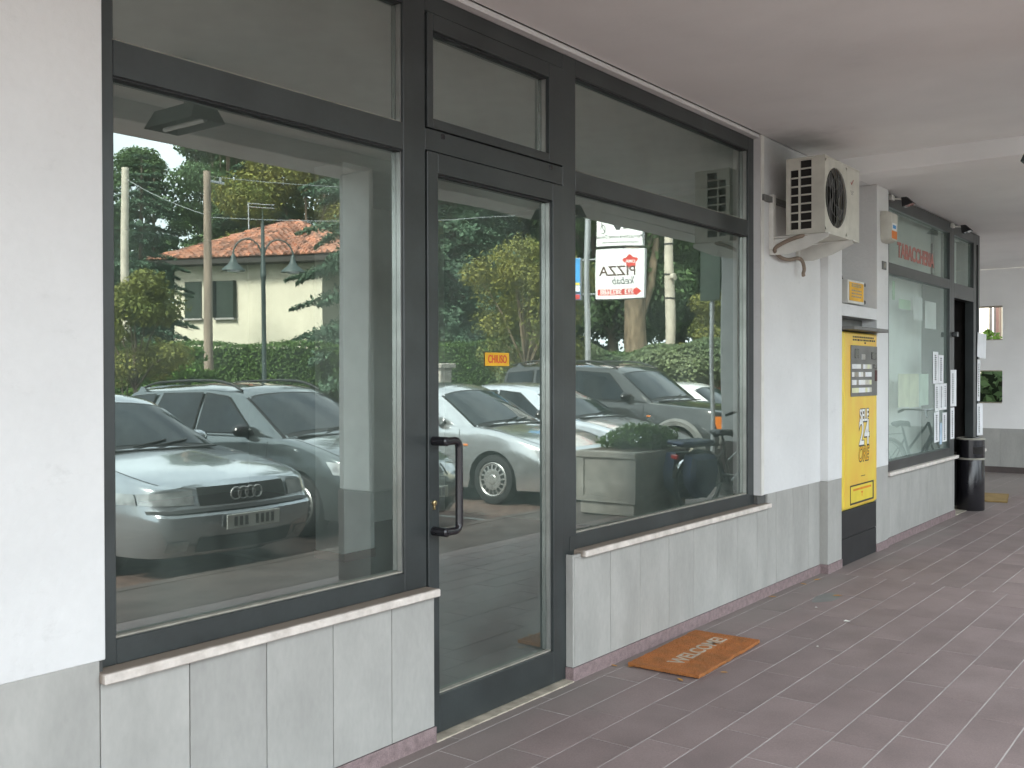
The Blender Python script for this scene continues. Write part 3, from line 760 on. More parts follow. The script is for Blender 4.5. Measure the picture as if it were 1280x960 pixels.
# alarm sounder, switch plate, spotlights
al = thing('alarm_box', 'cream alarm sounder with orange lower label on the narrow white pilaster', 'alarm', (8.76, -0.056, 2.745))
m = MB()
pr_ = [(-0.115, 0.095), (-0.10, 0.13), (0.10, 0.13), (0.115, 0.095), (0.095, -0.11), (0.06, -0.13), (-0.06, -0.13), (-0.095, -0.11)]
rows = [[(u, 0.0, v) for u, v in pr_ + pr_[:1]], [(u, -0.05, v) for u, v in pr_ + pr_[:1]], [(u * 0.8, -0.085, v * 0.88) for u, v in pr_ + pr_[:1]]]
m.grid(rows); m.add([(u * 0.8, -0.085, v * 0.88) for u, v in pr_], [tuple(range(8))])
obj('housing', m, 'cream_plastic', al, smooth=35)
obj('label', MB().box(-0.072, 0.072, -0.0866, -0.0854, -0.10, -0.035), 'orange', al)
obj('label', MB().box(-0.06, 0.06, -0.0866, -0.0854, -0.03, 0.03), 'white_paint', al)
obj('label', MB().box(-0.045, 0.04, -0.0874, -0.0867, -0.015, 0.015), 'blue_print', al)
sp = thing('switch_plate', 'small grey switch plate on the narrow white pilaster, under the alarm box', 'switch', (8.75, -0.056, 2.424))
obj('plate', MB().box(-0.055, 0.055, -0.008, 0, -0.036, 0.036, 0.003), 'grey_paint', sp)
obj('rocker', MB().box(-0.02, 0.02, -0.012, -0.0082, -0.02, 0.02, 0.001), 'gasket', sp)
def spotlight(x, label):
    t = thing('spotlight', label, 'spotlight', (x, -0.03, 3.03), group='spotlights over the tobacconist')
    m = MB(); m.box(-0.05, 0.03, -0.03, -0.001, -0.015, 0.03, 0.003); obj('mount', m, 'white_metal', t)
    m = MB(); m.tube([(0, -0.03, 0.0), (0.02, -0.08, -0.005), (0.04, -0.11, -0.02)], 0.008, 8); obj('arm', m, 'white_metal', t)
    V = [(0.02, -0.13, 0.01), (0.08, -0.13, 0.01), (0.08, -0.085, 0.01), (0.02, -0.085, 0.01), (0.0, -0.19, -0.05), (0.10, -0.19, -0.05), (0.10, -0.10, -0.075), (0.0, -0.10, -0.075)]
    m = MB(); m.add(V, [(0, 1, 2, 3), (4, 5, 1, 0), (5, 6, 2, 1), (6, 7, 3, 2), (7, 4, 0, 3), (4, 5, 6, 7)])
    for x in (0.012, 0.088): m.tube([(x, -0.09, 0.0), (x, -0.15, -0.02)], 0.005, 5)
    obj('lamp_head', m, 'black_matt', t)
    m = MB(); m.quad((0.005, -0.186, -0.0525), (0.095, -0.186, -0.0525), (0.095, -0.104, -0.0755), (0.005, -0.104, -0.0755)); obj('lens', m, 'lens_clear', t)
spotlight(9.02, 'black floodlight nearer the alarm box, on the tobacconist frame')
spotlight(11.10, "farther black floodlight, above the tobacconist's doorway")

# vending machine
vm = thing('vending_machine', 'tall yellow self-service vending machine with black base in the wall niche', 'vending machine', (7.73, -0.05, 0))
obj('base', MB().box(0, 0.84, 0, 0.45, 0.004, 0.212, 0.003).box(0, 0.84, 0, 0.45, 0.216, 0.4295, 0.003), 'black_matt', vm)
obj('cabinet', MB().box(0, 0.84, 0.012, 0.46, 0.43, 1.832, 0.004), 'yellow_plain', vm)
front = obj('front_panel', MB().box(0.05, 0.838, -0.004, 0.0115, 0.445, 1.825, 0.004), 'yellow', vm)
obj('side_rail', MB().box(0.001, 0.0485, -0.002, 0.0115, 0.445, 1.825, 0.004), 'yellow_plain', vm)
obj('canopy', MB().box(-0.005, 0.845, -0.10, 0.40, 1.842, 1.87, 0.004), 'grey_paint', vm)
obj('back_box', MB().box(0.0, 0.84, 0.12, 0.45, 1.8705, 1.948), 'grey_paint', vm)
dk = obj('selection_panel', MB().box(0.186, 0.834, -0.010, -0.0045, 1.32, 1.728, 0.002), 'grey_paint', vm)
for zi, (z0, z1) in enumerate(((1.541, 1.578), (1.477, 1.515), (1.412, 1.452), (1.350, 1.389))):
    for i in range(9):
        x = 0.198 + i * 0.0535
        obj('pack_button', MB().box(x, x + 0.046, -0.0155, -0.0105, z0, z1, 0.001), random.choice(['white_paint', 'paper', 'paper', 'cream_plastic', 'gasket', 'litter_white', 'pale_yellow']), vm)
obj('coin_slot', MB().box(0.735, 0.82, -0.014, -0.0105, 1.545, 1.58, 0.001), 'black_plastic', vm)
obj('display', MB().box(0.77, 0.825, -0.014, -0.0105, 1.44, 1.53, 0.001), 'maroon', vm)
obj('note_reader', MB().box(0.68, 0.80, -0.016, -0.0105, 1.62, 1.68, 0.002), 'black_plastic', vm)
obj('keypad', MB().box(0.27, 0.36, -0.014, -0.0105, 1.625, 1.70, 0.002), 'black_plastic', vm)
obj('keypad', MB().box(0.43, 0.52, -0.014, -0.0105, 1.615, 1.66, 0.002), 'steel', vm)
m = MB()
for row, z in enumerate((1.795, 1.772)):
    x = 0.24
    while x < 0.76:
        w = random.uniform(0.015, 0.045); m.box(x, x + w, -0.0052, -0.0042, z - 0.007, z + 0.007); x += w + 0.012
m.box(0.52, 0.56, -0.0052, -0.0042, 1.745, 1.757)
obj('title_print', m, 'ink', vm)['kind'] = 'stuff'
for body, size, z, sx, sh in (('SELF', 0.135, 1.157, 0.86, 0.0), ('24', 0.285, 1.012, 0.92, 0.0)):
    text('lettering', body, size, 'text_black', (0.52, -0.0045, z), FACE, vm, sx=sx, ext=0.0004, bold=0.012)
    text('lettering', body, size, 'white_paint', (0.517, -0.0056, z + 0.003), FACE, vm, sx=sx, ext=0.0004, bold=0.003)
text('lettering', 'ORE', 0.165, 'text_black', (0.50, -0.0045, 0.846), FACE, vm, sx=0.8, ext=0.0004, bold=0.009, shear=0.25)
text('lettering', 'ORE', 0.165, 'orange_yellow', (0.497, -0.0056, 0.848), FACE, vm, sx=0.8, ext=0.0004, bold=0.001, shear=0.25)
obj('small_print', MB().box(0.44, 0.54, -0.0052, -0.0042, 0.672, 0.678), 'brown_ink', vm)
tray = obj('tray_frame', MB().box(0.178, 0.756, -0.0065, -0.0042, 0.462, 0.476).box(0.178, 0.756, -0.0065, -0.0042, 0.606, 0.617).box(0.178, 0.19, -0.0065, -0.0042, 0.4762, 0.6058).box(0.728, 0.756, -0.0065, -0.0042, 0.4762, 0.6058), 'text_black', vm)
obj('tray_flap', MB().box(0.1905, 0.7275, -0.0062, -0.0042, 0.4765, 0.6055, 0.001), 'yellow_plain', vm)
m = MB(); x = 0.25
while x < 0.66: w = random.uniform(0.014, 0.03); m.box(x, x + w, -0.0072, -0.0063, 0.568, 0.585); x += w + 0.008
m.prism([(0.43, 0.552), (0.49, 0.552), (0.465, 0.535), (0.465, 0.512), (0.455, 0.512), (0.455, 0.535)], -0.0072, -0.0063)
obj('tray_print', m, 'orange', vm)['kind'] = 'stuff'
# sign box in the niche above the machine
sb = thing('sign_box', 'small projecting box sign with yellow panel in the niche over the machine', 'sign', (8.085, 0.02, 2.075))
obj('case', MB().box(0, 0.405, 0.004, 0.15, 0, 0.19, 0.004), 'white_metal', sb)
obj('panel', MB().box(0.03, 0.375, 0.0, 0.0035, 0.022, 0.172, 0.001), 'orange_yellow', sb)
m = MB()
for z in (0.05, 0.075, 0.10, 0.135, 0.15):
    x = 0.08
    while x < 0.31: w = random.uniform(0.015, 0.05); m.box(x, x + w, -0.0008, -0.0002, z, z + 0.011); x += w + 0.012
obj('print', m, 'gasket', sb)['kind'] = 'stuff'
for z in (0.03, 0.175): obj('hanger', MB().box(0.405, 0.489, 0.02, 0.05, z - 0.014, z + 0.014, 0.002), 'black_matt', sb)
m = MB(); m.tube([(0.10, 0.08, 0.19), (0.06, 0.08, 0.24), (0.0, 0.1, 0.27), (-0.2, 0.25, 0.28)], 0.006, 6); obj('cable', m, 'wire', sb)

# notices and posters on the tobacconist's window
def notice(x0, x1, z0, z1, y, label, mat='paper', lines=True, tilt=0.0, curl=0.0, rz=0.0):
    w, hgt = (x1 - x0) / 2, (z1 - z0) / 2
    t = thing('notice', label, 'notice', ((x0 + x1) / 2, y, (z0 + z1) / 2), rz, group="papers on the tobacconist's window")
    t.rotation_euler = (0, tilt, rz)
    rows = [[(-w + 2 * w * i / 4, -curl * (i / 4) ** 2, -hgt + 2 * hgt * k / 3) for i in range(5)] for k in range(4)]
    rows2 = [[(x, yy + 0.0006, z) for x, yy, z in r] for r in rows]
    m = MB(); m.grid(rows); m.grid(rows2); obj('sheet', m, mat, t)
    if lines:
        m = MB(); z = hgt * 0.8
        while z > -hgt * 0.8:
            m.box(-w * 0.35, w * (0.1 + 0.25 * random.random()), -0.0012 - curl * 0.3, -0.0005 - curl * 0.3, z - 0.011, z); z -= 0.02
        obj('print', m, 'ink', t)['kind'] = 'stuff'
yo = -0.0045
notice(10.50, 10.70, 1.40, 1.72, yo, 'white notice taped highest on the glass, left of a pair')
notice(10.71, 10.90, 1.40, 1.69, yo, 'white notice taped highest on the glass, right of a pair', tilt=0.02)
notice(10.57, 10.735, 1.12, 1.395, yo, 'white notice in the middle row of papers, first from the yellow poster')
notice(10.742, 10.90, 1.13, 1.395, yo, 'white notice in the middle row of papers, second from the yellow poster')
notice(10.905, 11.03, 1.13, 1.40, yo, 'white notice in the middle row of papers, beside the door post')
notice(10.55, 10.74, 0.81, 1.115, yo, 'white notice hanging lowest, just over the window sill', tilt=-0.03)
notice(10.86, 11.035, 0.80, 1.10, yo, 'broad white notice low beside the door post with few lines')
notice(11.06, 11.215, 1.16, 1.54, -0.034, 'long curling white sheet taped to the door post', curl=0.02)
notice(11.06, 11.22, 0.82, 1.145, -0.034, 'lower white sheet taped to the door post, below the long one')
notice(10.76, 10.845, 0.78, 1.00, yo, 'narrow blue and white leaflet standing low in the window', mat='blue_leaflet', lines=False)
notice(12.21, 12.40, 1.68, 1.96, -0.04, 'curled white sheet sticking out highest past the far door post', lines=False, tilt=0.12, curl=0.05)
notice(12.23, 12.37, 1.19, 1.66, -0.035, 'long white sheet in the middle of the far door post', tilt=0.03)
notice(12.22, 12.36, 0.80, 1.16, -0.035, 'white sheet lowest on the far door post, above the sill', curl=0.03)
def poster(x0, x1, z0, z1, mat, label, y=0.03):
    o = obj('poster', MB().box(x0, x1, y, y + 0.002, z0, z1), mat)
    tag(o, label, 'poster', "posters inside the tobacconist's window")
poster(9.47, 9.80, 1.19, 1.50, 'pale_yellow', 'pale yellow poster behind the glass, nearer the machine')
poster(9.81, 10.13, 1.18, 1.50, 'pale_yellow', 'pale yellow poster behind the glass, between a yellow and a green one')
poster(10.15, 10.47, 1.19, 1.50, 'pale_green', 'pale green poster behind the glass beside two yellow posters')
poster(9.48, 9.85, 2.10, 2.19, 'green_print', 'bright green strip notice high behind the tobacconist glass')
poster(9.28, 9.36, 2.17, 2.34, 'green_print', 'narrow green card at the upper corner behind the glass')
poster(9.95, 10.25, 2.02, 2.24, 'paper', 'pale sheet high behind the glass beside the green strip')
poster(10.35, 10.75, 1.95, 2.22, 'paper', 'pale sheet high behind the glass farthest from the green strip')

# litter bin, mats, fallen leaves
bn = thing('litter_bin', 'black cylindrical litter bin with pale rim outside the tobacconist doorway', 'bin', (11.88, -0.045, 0))
m = MB(); m.lathe([(0.138, 0.0), (0.142, 0.01), (0.142, 0.555), (0.139, 0.56), (0.139, 0.575), (0.143, 0.58), (0.143, 0.775), (0.12, 0.79), (0.06, 0.80)], n=32)
obj('body', m, 'black_plastic', bn, smooth=35)
m = MB(); m.lathe([(0.1425, 0.556), (0.1455, 0.558), (0.1455, 0.575), (0.1425, 0.578)], n=32, closed=True); obj('band', m, 'gasket', bn, smooth=35)
m = MB(); m.lathe([(0.141, 0.772), (0.147, 0.775), (0.147, 0.788), (0.136, 0.796), (0.118, 0.792)], n=32, closed=True); obj('rim', m, 'gasket', bn, smooth=35)
m = MB()
rows = [[(0.1436 * math.cos(a), 0.1436 * math.sin(a), z) for a in np.linspace(-2.75, -1.95, 9)] for z in (0.625, 0.70)]
m.grid(rows); obj('opening', m, 'dark_void', bn)
m = MB()
for a, z in ((-1.45, 0.36), (-1.40, 0.34), (-1.36, 0.31), (-1.30, 0.33)):
    m.grid([[(0.1426 * math.cos(a + b), 0.1426 * math.sin(a + b), z + c) for b in (-0.05, 0, 0.05)] for c in (-0.012, 0.01)])
obj('sticker_scraps', m, 'gasket', bn)

def ragged_mat(w, d, hgt, seed):
    rg = random.Random(seed); top, bot = [], []
    n = 26; mth = []
    def edge(a, b, k):
        return [(a[0] + (b[0] - a[0]) * i / k + rg.uniform(-.004, .004), a[1] + (b[1] - a[1]) * i / k + rg.uniform(-.004, .004)) for i in range(k)]
    o = edge((-w, -d), (w, -d), n) + edge((w, -d), (w, d), 12) + edge((w, d), (-w, d), n) + edge((-w, d), (-w, -d), 12)
    m = MB(); m.prism(o, 0.0, hgt, 'z'); return m
mat1 = thing('doormat', 'orange-brown coir doormat reading WELCOME! on the tiles by the right window', 'doormat', (4.865, -0.262, 0.0015))
mat1.rotation_euler = (0, 0, math.radians(2.0))
obj('backing', MB().box(-0.395, 0.395, -0.192, 0.192, 0, 0.004), 'black_matt', mat1)
obj('pile', ragged_mat(0.40, 0.196, 0.016, 3), 'coir', mat1).location = (0, 0, 0.0042)
text('lettering', 'WELCOME!', 0.118, 'coir_letters', (0.02, -0.005, 0.0208), (0, 0, 0), mat1, sx=0.98, ext=0.0006, bold=0.002)
fr_ = MB(); rg = random.Random(4)
for i in range(520):
    side = rg.choice('nsew'); a = rg.uniform(-1, 1)
    x, y = {'n': (a * 0.4, 0.194), 's': (a * 0.4, -0.194), 'e': (0.398, a * 0.19), 'w': (-0.398, a * 0.19)}[side]
    dx, dy = {'n': (0, 1), 's': (0, -1), 'e': (1, 0), 'w': (-1, 0)}[side]
    l_, s_ = rg.uniform(0.006, 0.02), rg.uniform(-0.006, 0.006); z = rg.uniform(0.004, 0.018)
    fr_.add([(x, y, z), (x + 0.002 * abs(dy), y + 0.002 * abs(dx), z), (x + dx * l_ + dy * s_, y + dy * l_ + dx * s_, z * 0.3)], [(0, 1, 2)])
for i in range(7000):
    x, y = rg.uniform(-.398, .398), rg.uniform(-.194, .194)
    if abs(y + .005) < .05 and -.30 < x < .34 and rg.random() < .9: continue
    l_ = rg.uniform(.003, .0075); a_ = rg.uniform(0, 6.28)
    fr_.add([(x, y, .0195), (x + .0022 * math.cos(a_), y + .0022 * math.sin(a_), .0195), (x + rg.uniform(-.004, .004), y + rg.uniform(-.004, .004), .0205 + l_)], [(0, 1, 2)])
fr_o = obj('fringe', fr_, 'coir', mat1, fix=False); fr_o['kind'] = 'stuff'
mat2 = thing('doormat', 'plain tan doormat on the tiles beyond the black litter bin', 'doormat', (13.12, -0.03, 0.0015))
mat2.rotation_euler = (0, 0, math.radians(10))
obj('pile', ragged_mat(0.42, 0.15, 0.016, 9), 'coir_tan', mat2)

def scrap(x, y, kind, label, s=0.03):
    rg = random.Random(int(x * 1000)); m = MB()
    if kind == 'leaf':
        o = [(-1, 0), (-0.5, 0.32), (0.2, 0.36), (1, 0), (0.3, -0.34), (-0.5, -0.3)]
        m.add([(u * s, v * s, 0.002 + 0.25 * s * (abs(v) + 0.15 * u * u)) for u, v in o] + [(0, 0, 0.002)], [(6, i, (i + 1) % 6) for i in range(6)])
        ob = obj('fallen_leaf', m, 'leaf_dry'); tag(ob, label, 'leaf', 'scraps on the tiled floor')
    else:
        m.add([(-s * .5, -s * .3, 0.001), (s * .5, -s * .25, 0.004), (s * .4, s * .3, 0.002), (-s * .4, s * .35, 0.006)], [(0, 1, 2, 3)])
        ob = obj('paper_scrap', m, 'litter_white'); tag(ob, label, 'litter', 'scraps on the tiled floor')
    ob.location = (x, y, 0.0008); ob.rotation_euler = (0, 0, rg.uniform(0, 6))
scrap(4.42, -0.015, 'leaf', 'tiny orange leaf scrap against the skirting, before the mat', 0.022)
scrap(4.46, -0.10, 'leaf', "tiny orange leaf scrap at the mat's near back corner", 0.026)
scrap(4.41, -0.40, 'leaf', 'tiny orange leaf scrap before the W end of the mat', 0.026)
scrap(4.65, -0.52, 'leaf', 'tiny orange leaf scrap on the tiles off the long front edge of the mat', 0.022)
scrap(6.43, -0.03, 'leaf', 'tiny orange leaf scrap at the skirting midway between mat and pilaster', 0.028)
scrap(6.95, -0.045, 'leaf', 'tiny orange leaf scrap near the pilaster foot, nearer the mat of two', 0.03)
scrap(7.16, -0.07, 'leaf', 'orange leaf scrap right by the pilaster foot', 0.035)
scrap(6.72, -0.37, 'leaf', 'orange leaf scrap beside the grey floor stain', 0.035)
scrap(6.06, -0.66, 'paper', 'small white scrap on the tiles out from the wall, beyond the mat', 0.04)
scrap(6.30, -0.38, 'paper', 'tiny white speck on the tiles beyond the mat', 0.018)
scrap(5.40, -0.72, 'paper', 'tiny white speck on the tiles in front of the mat', 0.018)
o = obj('floor_stain', MB().prism([(0.17 * math.cos(t) * (1 + 0.2 * math.sin(3 * t)), 0.07 * math.sin(t)) for t in np.linspace(0, 2 * PI, 22)[:-1]], 0.0, 0.0006, 'z'), 'grey_paint', floor)
o.location = (6.62, -0.33, 0.0008)

# portico columns and pendant lamps
def column(x0, x1, label):
    t = thing('portico_column', label, 'column', ((x0 + x1) / 2, -2.42, 0), group='columns along the portico edge')
    w = (x1 - x0) / 2
    obj('shaft', MB().box(-w, w, -0.165, 0.165, 0.66, 2.969, 0.012), 'column_paint', t)
    obj('cladding', MB().box(-w - 0.008, w + 0.008, -0.173, 0.173, 0.0, 0.659, 0.004), 'column_base', t)
column(5.10, 5.36, 'grey portico column mirrored in the left window, in front of the grey wagon')
column(11.49, 11.72, 'grey portico column mirrored in the right window, by the leaning bicycle')
def pendant(x, y, label):
    t = thing('pendant_lamp', label, 'lamp', (x, y, 3.09), group='lamps hanging under the portico')
    m = MB(); m.lathe([(0.045, 0.0), (0.045, -0.03), (0.02, -0.045)], n=20); obj('ceiling_rose', m, 'white_metal', t, smooth=40)
    m = MB(); m.tube([(0, 0, -0.03), (0, 0, -0.25)], 0.004, 6); obj('cable', m, 'wire', t)
    m = MB()
    m.add([(-0.10, -0.20, -0.33), (0.10, -0.20, -0.33), (0.10, 0.20, -0.33), (-0.10, 0.20, -0.33), (-0.06, -0.17, -0.24), (0.06, -0.17, -0.24), (0.06, 0.17, -0.24), (-0.06, 0.17, -0.24)],
          [(0, 1, 5, 4), (1, 2, 6, 5), (2, 3, 7, 6), (3, 0, 4, 7), (4, 5, 6, 7)])
    obj('shade', m, 'lamp_green', t)
    m = MB(); m.tube([(0, -0.17, -0.322), (0, 0.17, -0.322)], 0.013, 8); obj('tube_bulb', m, 'white_paint', t)
pendant(3.05, -1.50, 'dark pendant lamp mirrored high in the left window')
pendant(6.68, -1.71, 'dark pendant lamp mirrored in the right window over the pizza sign')

# ------------------------------------------------------------------ the street behind the camera (mirrored in the shop windows)
gl_ = [b for b in bpy.data.objects if b.name == 'garden_ground'][0]
bpy.data.objects.remove(gl_)
U, N_ = Vector((0.607, 0.795, 0)), Vector((0.795, -0.607, 0))      # along the far side of the road / away from it
G0 = Vector((16.0, -20.1, 0))
a, b = G0 - U * 70, G0 + U * 45
m = MB(); m.prism([(a.x, a.y), (b.x, b.y), (b.x + N_.x * 90, b.y + N_.y * 90), (a.x + N_.x * 90, a.y + N_.y * 90)], -0.3, -0.02, 'z')
structure('garden_ground', m, 'grass_ground')
a, b = G0 - U * 70 - N_ * 1.6, G0 + U * 45 - N_ * 1.6
m = MB(); m.prism([(a.x, a.y), (b.x, b.y), (b.x + N_.x * 1.6, b.y + N_.y * 1.6), (a.x + N_.x * 1.6, a.y + N_.y * 1.6)], -0.3, -0.03, 'z')
structure('far_pavement', m, 'pavement_concrete')
m = MB()
for k in range(9):                                                  # painted bay lines between the parked cars
    x = -3.2 + k * 2.95
    m.box(x - 0.05, x + 0.05, -8.6, -4.0, -0.0995, -0.096)
o = structure('bay_markings', m, 'pavement_concrete')

# ---- cars: local frame x forward (nose at 0), y to the car's left, z up from the ground
def lerp(pts, x):
    if x <= pts[0][0]: return pts[0][1]
    for (x0, z0), (x1, z1) in zip(pts[:-1], pts[1:]):
        if x <= x1:
            t = (x - x0) / (x1 - x0); return z0 + (z1 - z0) * t
    return pts[-1][1]
def smooth_lerp(pts, x):
    """Catmull-like smooth interpolation of (x, z) knots"""
    n = len(pts)
    if x <= pts[0][0]: return pts[0][1]
    if x >= pts[-1][0]: return pts[-1][1]
    for i in range(n - 1):
        if x <= pts[i + 1][0]:
            x0, z0 = pts[i]; x1, z1 = pts[i + 1]; h_ = x1 - x0; t = (x - x0) / h_
            def slope(j):
                if j == 0: return (pts[1][1] - pts[0][1]) / (pts[1][0] - pts[0][0])
                if j == n - 1: return (pts[-1][1] - pts[-2][1]) / (pts[-1][0] - pts[-2][0])
                s1 = (pts[j][1] - pts[j - 1][1]) / (pts[j][0] - pts[j - 1][0]); s2 = (pts[j + 1][1] - pts[j][1]) / (pts[j + 1][0] - pts[j][0])
                return 0 if s1 * s2 <= 0 else 2 * s1 * s2 / (s1 + s2)
            m0, m1 = slope(i) * h_, slope(i + 1) * h_
            return (2 * t ** 3 - 3 * t * t + 1) * z0 + (t ** 3 - 2 * t * t + t) * m0 + (-2 * t ** 3 + 3 * t * t) * z1 + (t ** 3 - t * t) * m1

class Car:
    def __init__(s, **k):
        s.__dict__.update(k)
        s.hw = s.Wd / 2
        s.xf, s.xr = -s.fo, -s.fo - s.wb
    def deck(s, x): return smooth_lerp(s.deckpts, x)
    def plan(s, x):
        """half width at station x"""
        d = -x
        w = s.hw
        if d < s.nl: w *= 1 - s.nt * (1 - math.sqrt(max(0, 1 - (1 - d / s.nl) ** 2)))
        e = s.L + x
        if e < 0.6: w *= 1 - 0.16 * (1 - e / 0.6) ** 2.2
        return w
    def wm(s, z):
        """width factor by height"""
        return lerp([(0.15, 0.93), (0.24, 0.965), (0.40, 0.995), (0.55, 1.0), (0.68, 0.99), (0.80, 0.965), (0.95, 0.93), (1.15, 0.90)], z * 0.95 / s.belt)
    def nose(s, z):
        return lerp(s.nosepts, z)
    def shift(s, x, z):
        d = -x; t = 1.0
        r = s.nose(z) * max(0, 1 - d / s.nl) ** 2.2
        e = s.L + x
        if e < 0.5: r += (lerp(s.tailpts, z)) * (1 - e / 0.5) ** 2.2
        return r
    def low(s, x):
        z = s.sill
        for xc in (s.xf, s.xr):
            if abs(x - xc) < s.ra: z = max(z, s.wr + math.sqrt(max(0, s.ra ** 2 - (x - xc) ** 2)))
        return z
    def side(s, x, z, off=0.0):
        return (x + s.shift(x, z), s.plan(x) * s.wm(z) + off, z)
    def front(s, y, z, off=0.0):
        """point on the front face"""
        w0 = s.plan(0) * s.wm(z); a = abs(y)
        if a <= w0: x = s.c1 * (1 - (a / w0) ** 2)
        else:
            lo, hi = 0.0, s.nl
            for _ in range(30):
                mid = (lo + hi) / 2
                if s.plan(-mid) * s.wm(z) < a: lo = mid
                else: hi = mid
            x = -lo
        sl = 0 if a <= w0 else off * 0.9 * min(1, lo * 6)
        return (x + s.shift(min(0, x), z) + off - sl * 0.3, y + (sl if y > 0 else -sl), z)
    def gh(s, u, v, off=0.0):
        """greenhouse: u runs along the roof profile 0..1 (windscreen foot to rear glass foot), v across -1..1"""
        x, z = s.prof(u)
        hwid = s.gw(x, z)
        c = 1 - v * v
        x2, z2 = s.prof(min(1, u + 0.01)); x1, z1 = s.prof(max(0, u - 0.01))
        d = Vector((x2 - x1, 0, z2 - z1)).normalized(); nn = Vector((d.z, 0, -d.x))
        if nn.z < 0 and abs(nn.z) > abs(nn.x): nn = -nn
        if u < 0.3 and nn.x < 0: nn = -nn
        if u > 0.7 and nn.x > 0: nn = -nn
        b = 0.05 * c + off - 0.035 * abs(v) ** 8
        return (x + nn.x * b, v * hwid, z + nn.z * b)
    def gw(s, x, z):
        t = max(0, min(1, (z - s.belt) / (s.H - s.belt)))
        base = s.plan(x) * s.wm(s.belt) * 0.965
        return base * (1 - t) + (s.hw * s.rw) * t
    def prof(s, u):
        L_ = s._len; t = u * L_[-1]
        for i in range(len(L_) - 1):
            if t <= L_[i + 1]:
                f = (t - L_[i]) / (L_[i + 1] - L_[i]); p, q = s._pp[i], s._pp[i + 1]
                return p[0] + (q[0] - p[0]) * f, p[1] + (q[1] - p[1]) * f
        return s._pp[-1]
    def glass_side(s, x, z, off):
        return s.gw(x, z) + off

